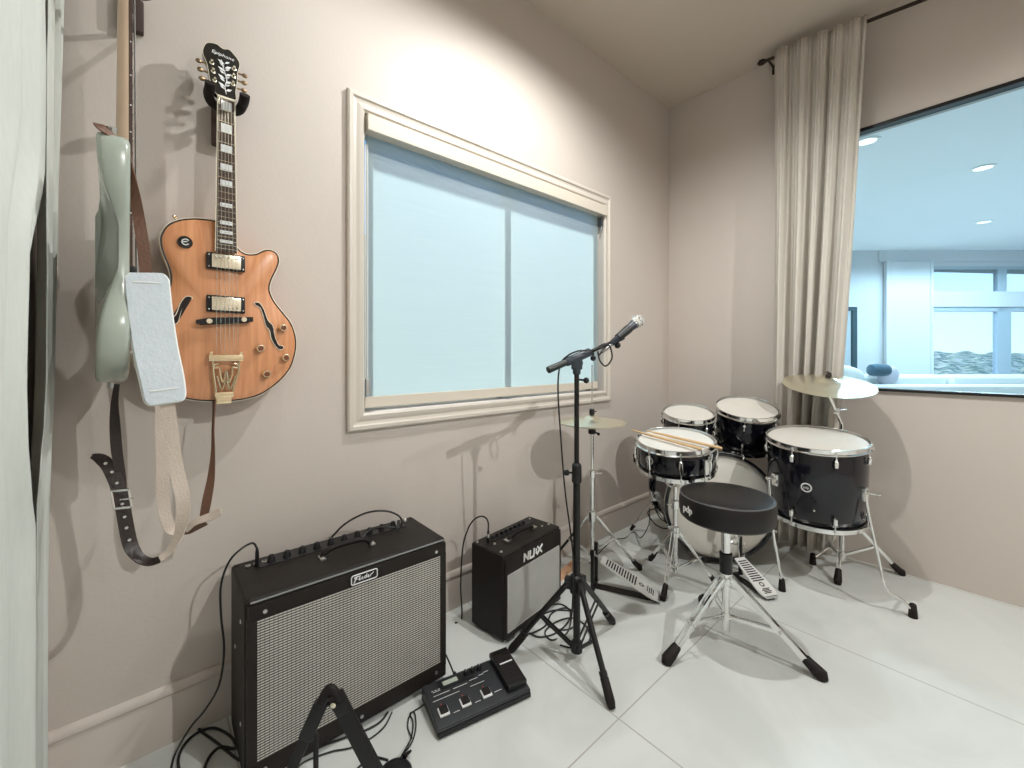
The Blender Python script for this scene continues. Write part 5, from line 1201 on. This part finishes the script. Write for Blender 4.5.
def pedal(t, heel, toe, w_toe, w_mid, nslot, post_h, tdir, mslot):
    """footboard sloping up from the heel hinge to the toe, on a floor plate, between two posts"""
    heel, toe = V(heel), V(toe); e = (toe-heel); ln = e.length; e.normalize(); s = V((e.y, -e.x, 0)).normalized(); nn = s.cross(e).normalized()
    if nn.z < 0: nn = -nn
    F = Matrix((e, s, nn)).transposed().to_4x4(); F.translation = heel
    def outline(x0, x1, k=18):
        L_ = []
        for i in range(k+1):
            x = x0+(x1-x0)*i/k; q = x/ln
            w = w_mid*.5*min(1, .55+.45*math.sin(min(1, (q+.02)*6)*PI/2)) if q < .16 else (w_mid+(w_toe-w_mid)*max(0, (q-.35)/.65))*.5
            L_.append((x, w))
        return L_
    o = outline(.0, ln); pts = [(x, w, 0) for x, w in o]+[(x, -w, 0) for x, w in o[::-1]]
    mb = MB(F); mb.prism(pts, (0, 0, .007)); fbd = mb.build('footboard', mat('pedal_aluminium', (.72, .72, .70), .4, .15, var=.05), t, world=True, ang=30)
    mb = MB(F)
    for i in range(nslot):
        x = ln*(.40+.50*i/(nslot-1)); w = (w_mid+(w_toe-w_mid)*max(0, (x/ln-.35)/.65)); mb.box((x, 0, .0072), (ln*.50/nslot*.52, w*.74, .0012))
    mb.build('grip_slots', RUB, fbd, world=True, smooth=False)
    mb = MB(F); mb.lathe([(.012, 0), (.012, .001), (.008, .0012), (.008, .0)], 18, Matrix.Translation((ln*.30, 0, .0072)))
    for k in range(4): mb.box((ln*(.10+.032*k), (k % 2)*.006-.003, .0074), (.004, w_mid*.45, .001))
    mb.build('heel_emblem', RUB, fbd, world=True, smooth=False)
    base = V((heel.x, heel.y, 0)); bt = V((toe.x, toe.y, 0)) + tdir*.035
    mb = MB(); mb.beam(base-tdir*.0+UP*.004, bt+UP*.004, w_mid*.42, .004, .001); mb.build('floor_plate', BLKM, t, world=True)
    mb = MB(); mb.rod(heel-s*w_mid*.35+UP*.004, heel+s*w_mid*.35+UP*.004, .006, 10); mb.build('heel_hinge', STEEL, fbd, world=True)
    mb = MB()
    for q in (-1, 1): mb.beam(bt+s*q*(w_toe*.5+.012)+UP*.002, bt+s*q*(w_toe*.5+.012)+UP*post_h, .012, .016, .002, tdir)
    mb.beam(bt-s*(w_toe*.5+.02)+UP*.006, bt+s*(w_toe*.5+.02)+UP*.006, .020, .010, .002)
    mb.build('pedal_frame', BLKM, t, world=True)
    return s, bt
s, bt = pedal(hs_, (1.808, 1.022, .012), (1.690, 1.262, .140), .070, .108, 12, .20, -PD, RUB)
mb = MB(); mb.tube([V((1.690, 1.262, .140)), HH+UP*.15], .004, 8); mb.build('pull_chain', STEEL, hs_, world=True)
for z, lb in ((.776, 'lower bronze hi-hat cymbal, facing up under its twin'), (.798, 'upper bronze hi-hat cymbal, level on the thin stand rod')):
    f = Matrix.Translation(HH+UP*(z+.012)) if z > .79 else Matrix.Translation(HH+UP*(z+.030)) @ Matrix.Rotation(PI, 4, 'X')
    o = cymbal_mb(f, .170, .045, .016).build('hi_hat_cymbal', BRASS, None, ang=60); tag(o, lb, 'cymbal', 'pair of hi-hat cymbals')
mb = MB(); mb.tube([HH+UP*.846, HH+UP*.850, HH+UP*.872, HH+UP*.878], [.010, .0135, .0135, .008], 14); mb.rod(HH+UP*.863, HH+UP*.863+RT*.022, .003, 8); mb.build('clutch', BLKP, hs_, world=True)

# bass drum pedal
kp = thing('bass_drum_pedal', 'bass drum pedal with slotted metal footboard behind the drum stool', 'drum pedal', (2.28, .80, 0))
KD = V((.09, .18, 0)).normalized()
s, bt = pedal(kp, (2.205, .672, .012), (2.292, .848, .105), .060, .090, 10, .20, KD, RUB)
mb = MB(); mb.rod(bt-s*.05+UP*.195, bt+s*.05+UP*.195, .006, 12); mb.lathe([(.030, -.008), (.034, 0), (.030, .008)], 24, frame_to(bt+UP*.195, s)); mb.build('drive_axle', STEEL, kp, world=True)
mb = MB(); mb.tube([V((2.290, .845, .11)), bt+UP*.165-KD*.03, bt+UP*.19-KD*.034], .0035, 8); mb.build('drive_chain', STEEL, kp, world=True)
mb = MB(); mb.rod(bt+UP*.195, bt+UP*.36-KD*.06, .0035, 10); bt_ = mb.build('beater_shaft', STEEL, kp, world=True)
mb = MB(frame_to(bt+UP*.37-KD*.062, KD)); mb.lathe([(0, -.028), (.018, -.026), (.021, 0), (.018, .026), (0, .028)], 20); mb.build('beater_felt', mat('grey_felt', (.30, .29, .27), .95, bump=.2, var=.1), bt_, world=True)
mb = MB(); P = [bt+s*.062+UP*.05]
for k in range(60): a = k*.9; P.append(bt+s*.062+UP*(.05+k*.002)+V((math.cos(a), math.sin(a), 0))*.007)
mb.tube(P, .0014, 5); mb.build('return_spring', STEEL, kp, world=True)

# drum stool
TC = V((1.732, .689, 0))
ds = thing('drum_stool', 'round black vinyl drum stool on a chrome double braced tripod', 'stool', TC)
mb = MB(Matrix.Translation(TC)); ZS = Matrix.Translation((0, 0, .009)); mb.lathe([(0, .492), (.141, .492), (.162, .494), (.170, .502), (.173, .522), (.1735, .560), (.170, .579), (.165, .5865), (.158, .5895), (.122, .594), (.066, .596), (0, .597)], 72, ZS); se = mb.build('seat', VINYL, ds, world=True)
mb = MB(); mb.tube([TC+V((.1685*math.cos(2*PI*k/64), .1685*math.sin(2*PI*k/64), .5930)) for k in range(64)], .0026, 8, closed=True); mb.build('seat_piping', mat('seat_piping_vinyl', (.10, .10, .10), .28, var=.1), se, world=True)
a = math.radians(152); tm = Matrix.Translation(TC) @ Matrix.Rotation(a+.0, 4, 'Z') @ Matrix.Translation((.1740, 0, .551)) @ Matrix.Rotation(PI/2, 4, 'Y') @ Matrix.Rotation(PI/2, 4, 'Z')
text_bm('pdp', .036, tm, .0006, 0, weight=.001).build('logo_lettering', WHITEP, se, world=True, smooth=False)
mb = MB(Matrix.Translation(TC)); mb.lathe([(0, .501), (.06, .501), (.06, .484), (.022, .480), (.022, .45), (0, .45)], 24); mb.rod((0, -.02, .462), (.03, -.06, .462), .005, 8); mb.build('seat_mount', DCHROME, ds, world=True)
mb = MB(); mb.rod(TC+UP*.06, TC+UP*.495, .0145, 18); mb.build('post', CHROME, ds, world=True)
mb = MB(); mb.rod(TC+UP*.35, TC+UP*.475, .0175, 18); mb.build('upper_sleeve', CHROME, ds, world=True)
mb = MB(); mb.tube([TC+UP*.285, TC+UP*.288, TC+UP*.366, TC+UP*.370], [.018, .0235, .0235, .018], 18); mb.build('height_collar', BLKP, ds, world=True)
tripod(ds, TC, .272, .115, [(1.466, .790, .014), (1.802, .397, .014), (1.94, .872, .014)], w=.020, sep=.017, fr_=.021, brace=.58)
mb = MB(); mb.rod(TC+UP*.115-RT*.0-FW*.02, TC+UP*.115+RT*.035-FW*.02, .004, 8); mb.box(TC+UP*.115+RT*.038-FW*.02, (.02, .006, .012), .002); mb.build('wing_bolt', CHROME, ds, world=True)
cable('microphone_cable', 'thin black wire running over the floor between hi-hat pedal and bass drum', [V((1.68, 1.33, .10)), g(612, 541, .05), g(625, 538), g(634, 532), V((2.22, 1.37, .06)), V((2.26, 1.34, .14)), V((2.30, 1.36, .22))], .0028, 8)
cable('coiled_cable', 'black cable looped beside the bass drum shell under the snare', [V((2.33, 1.33, .22)), at(648, 512, 2.40), at(653, 522, 2.40), at(662, 528, 2.42), at(669, 527, 2.44), at(664, 515, 2.43), at(655, 507, 2.42), at(660, 518, 2.40), at(668, 524, 2.40), g(676, 538)], .0036, 8)

# ------------------------------------------------------------------ light
def spot(name, loc, w, col=(1, .93, .84), size=150, blend=.55, rad=.045):
    l = bpy.data.lights.new(name, 'SPOT'); l.energy = w; l.color = col; l.spot_size = math.radians(size); l.spot_blend = blend; l.shadow_soft_size = rad
    o = bpy.data.objects.new(name, l); COL.objects.link(o); o.location = loc; return o
LA, LB, LC, LE, LD = (.60, .93, 2.99), (1.36, .84, 2.88), (.50, -1.65, 2.99), (1.45, -1.6, 2.99), (2.50, -1.6, 2.99)
WH = (.985, 1, .985)
spot('ceiling_lamp', LA, 24, WH, 150, .6, .02); spot('pendant_lamp', LB, 93, WH, 167, .62, .02); spot('ceiling_lamp', LE, 185, WH, 165, .5, .02); spot('ceiling_lamp', LD, 45, WH, 165, .4, .02)
for p in ((6.22, .042), (8.76, .05), (4.69, .70), (6.0, 1.6), (9.8, -.8)): spot('next_room_lamp_fill', (p[0], p[1], 2.97), 200, (.92, .97, 1.0), 165, .3, .07)  # last two have no fixture, added to brighten that room
sun = bpy.data.lights.new('sun', 'SUN'); sun.energy = 7.0; sun.angle = math.radians(1.2); sun.color = (1, .97, .92)
so = bpy.data.objects.new('sun', sun); COL.objects.link(so)
sd = V((.10, -1, -.93)).normalized(); so.rotation_euler = sd.to_track_quat('-Z', 'Y').to_euler()
w = bpy.data.worlds.new('sky'); SC.world = w; w.use_nodes = True
N, L = w.node_tree.nodes, w.node_tree.links; bg = N['Background']
tc = N.new('ShaderNodeTexCoord'); sx = N.new('ShaderNodeSeparateXYZ'); L.new(tc.outputs['Generated'], sx.inputs[0])
cr = N.new('ShaderNodeValToRGB'); cr.color_ramp.elements[0].position = .49; cr.color_ramp.elements[0].color = (.10, .11, .10, 1); cr.color_ramp.elements[1].position = .85; cr.color_ramp.elements[1].color = (.05, .28, .9, 1)
e = cr.color_ramp.elements.new(.495); e.color = (1, 1, 1, 1); e = cr.color_ramp.elements.new(.56); e.color = (.80, .92, 1, 1); e = cr.color_ramp.elements.new(.62); e.color = (.15, .46, 1, 1)
mr_ = N.new('ShaderNodeMath'); mr_.operation = 'MULTIPLY_ADD'; mr_.inputs[1].default_value = .5; mr_.inputs[2].default_value = .5
L.new(sx.outputs['Z'], mr_.inputs[0]); L.new(mr_.outputs[0], cr.inputs[0]); L.new(cr.outputs[0], bg.inputs['Color']); bg.inputs['Strength'].default_value = 2.5

SC.view_settings.view_transform = 'Standard'; SC.view_settings.look = 'None'; SC.view_settings.gamma = 1; SC.view_settings.use_curve_mapping = False
SC.view_settings.exposure = 0.0
SC.cycles.max_bounces = 10; SC.cycles.diffuse_bounces = 5; SC.cycles.glossy_bounces = 4; SC.cycles.transparent_max_bounces = 12
SC.cycles.use_denoising = True; SC.cycles.sample_clamp_indirect = 6; SC.cycles.caustics_reflective = False; SC.cycles.caustics_refractive = False
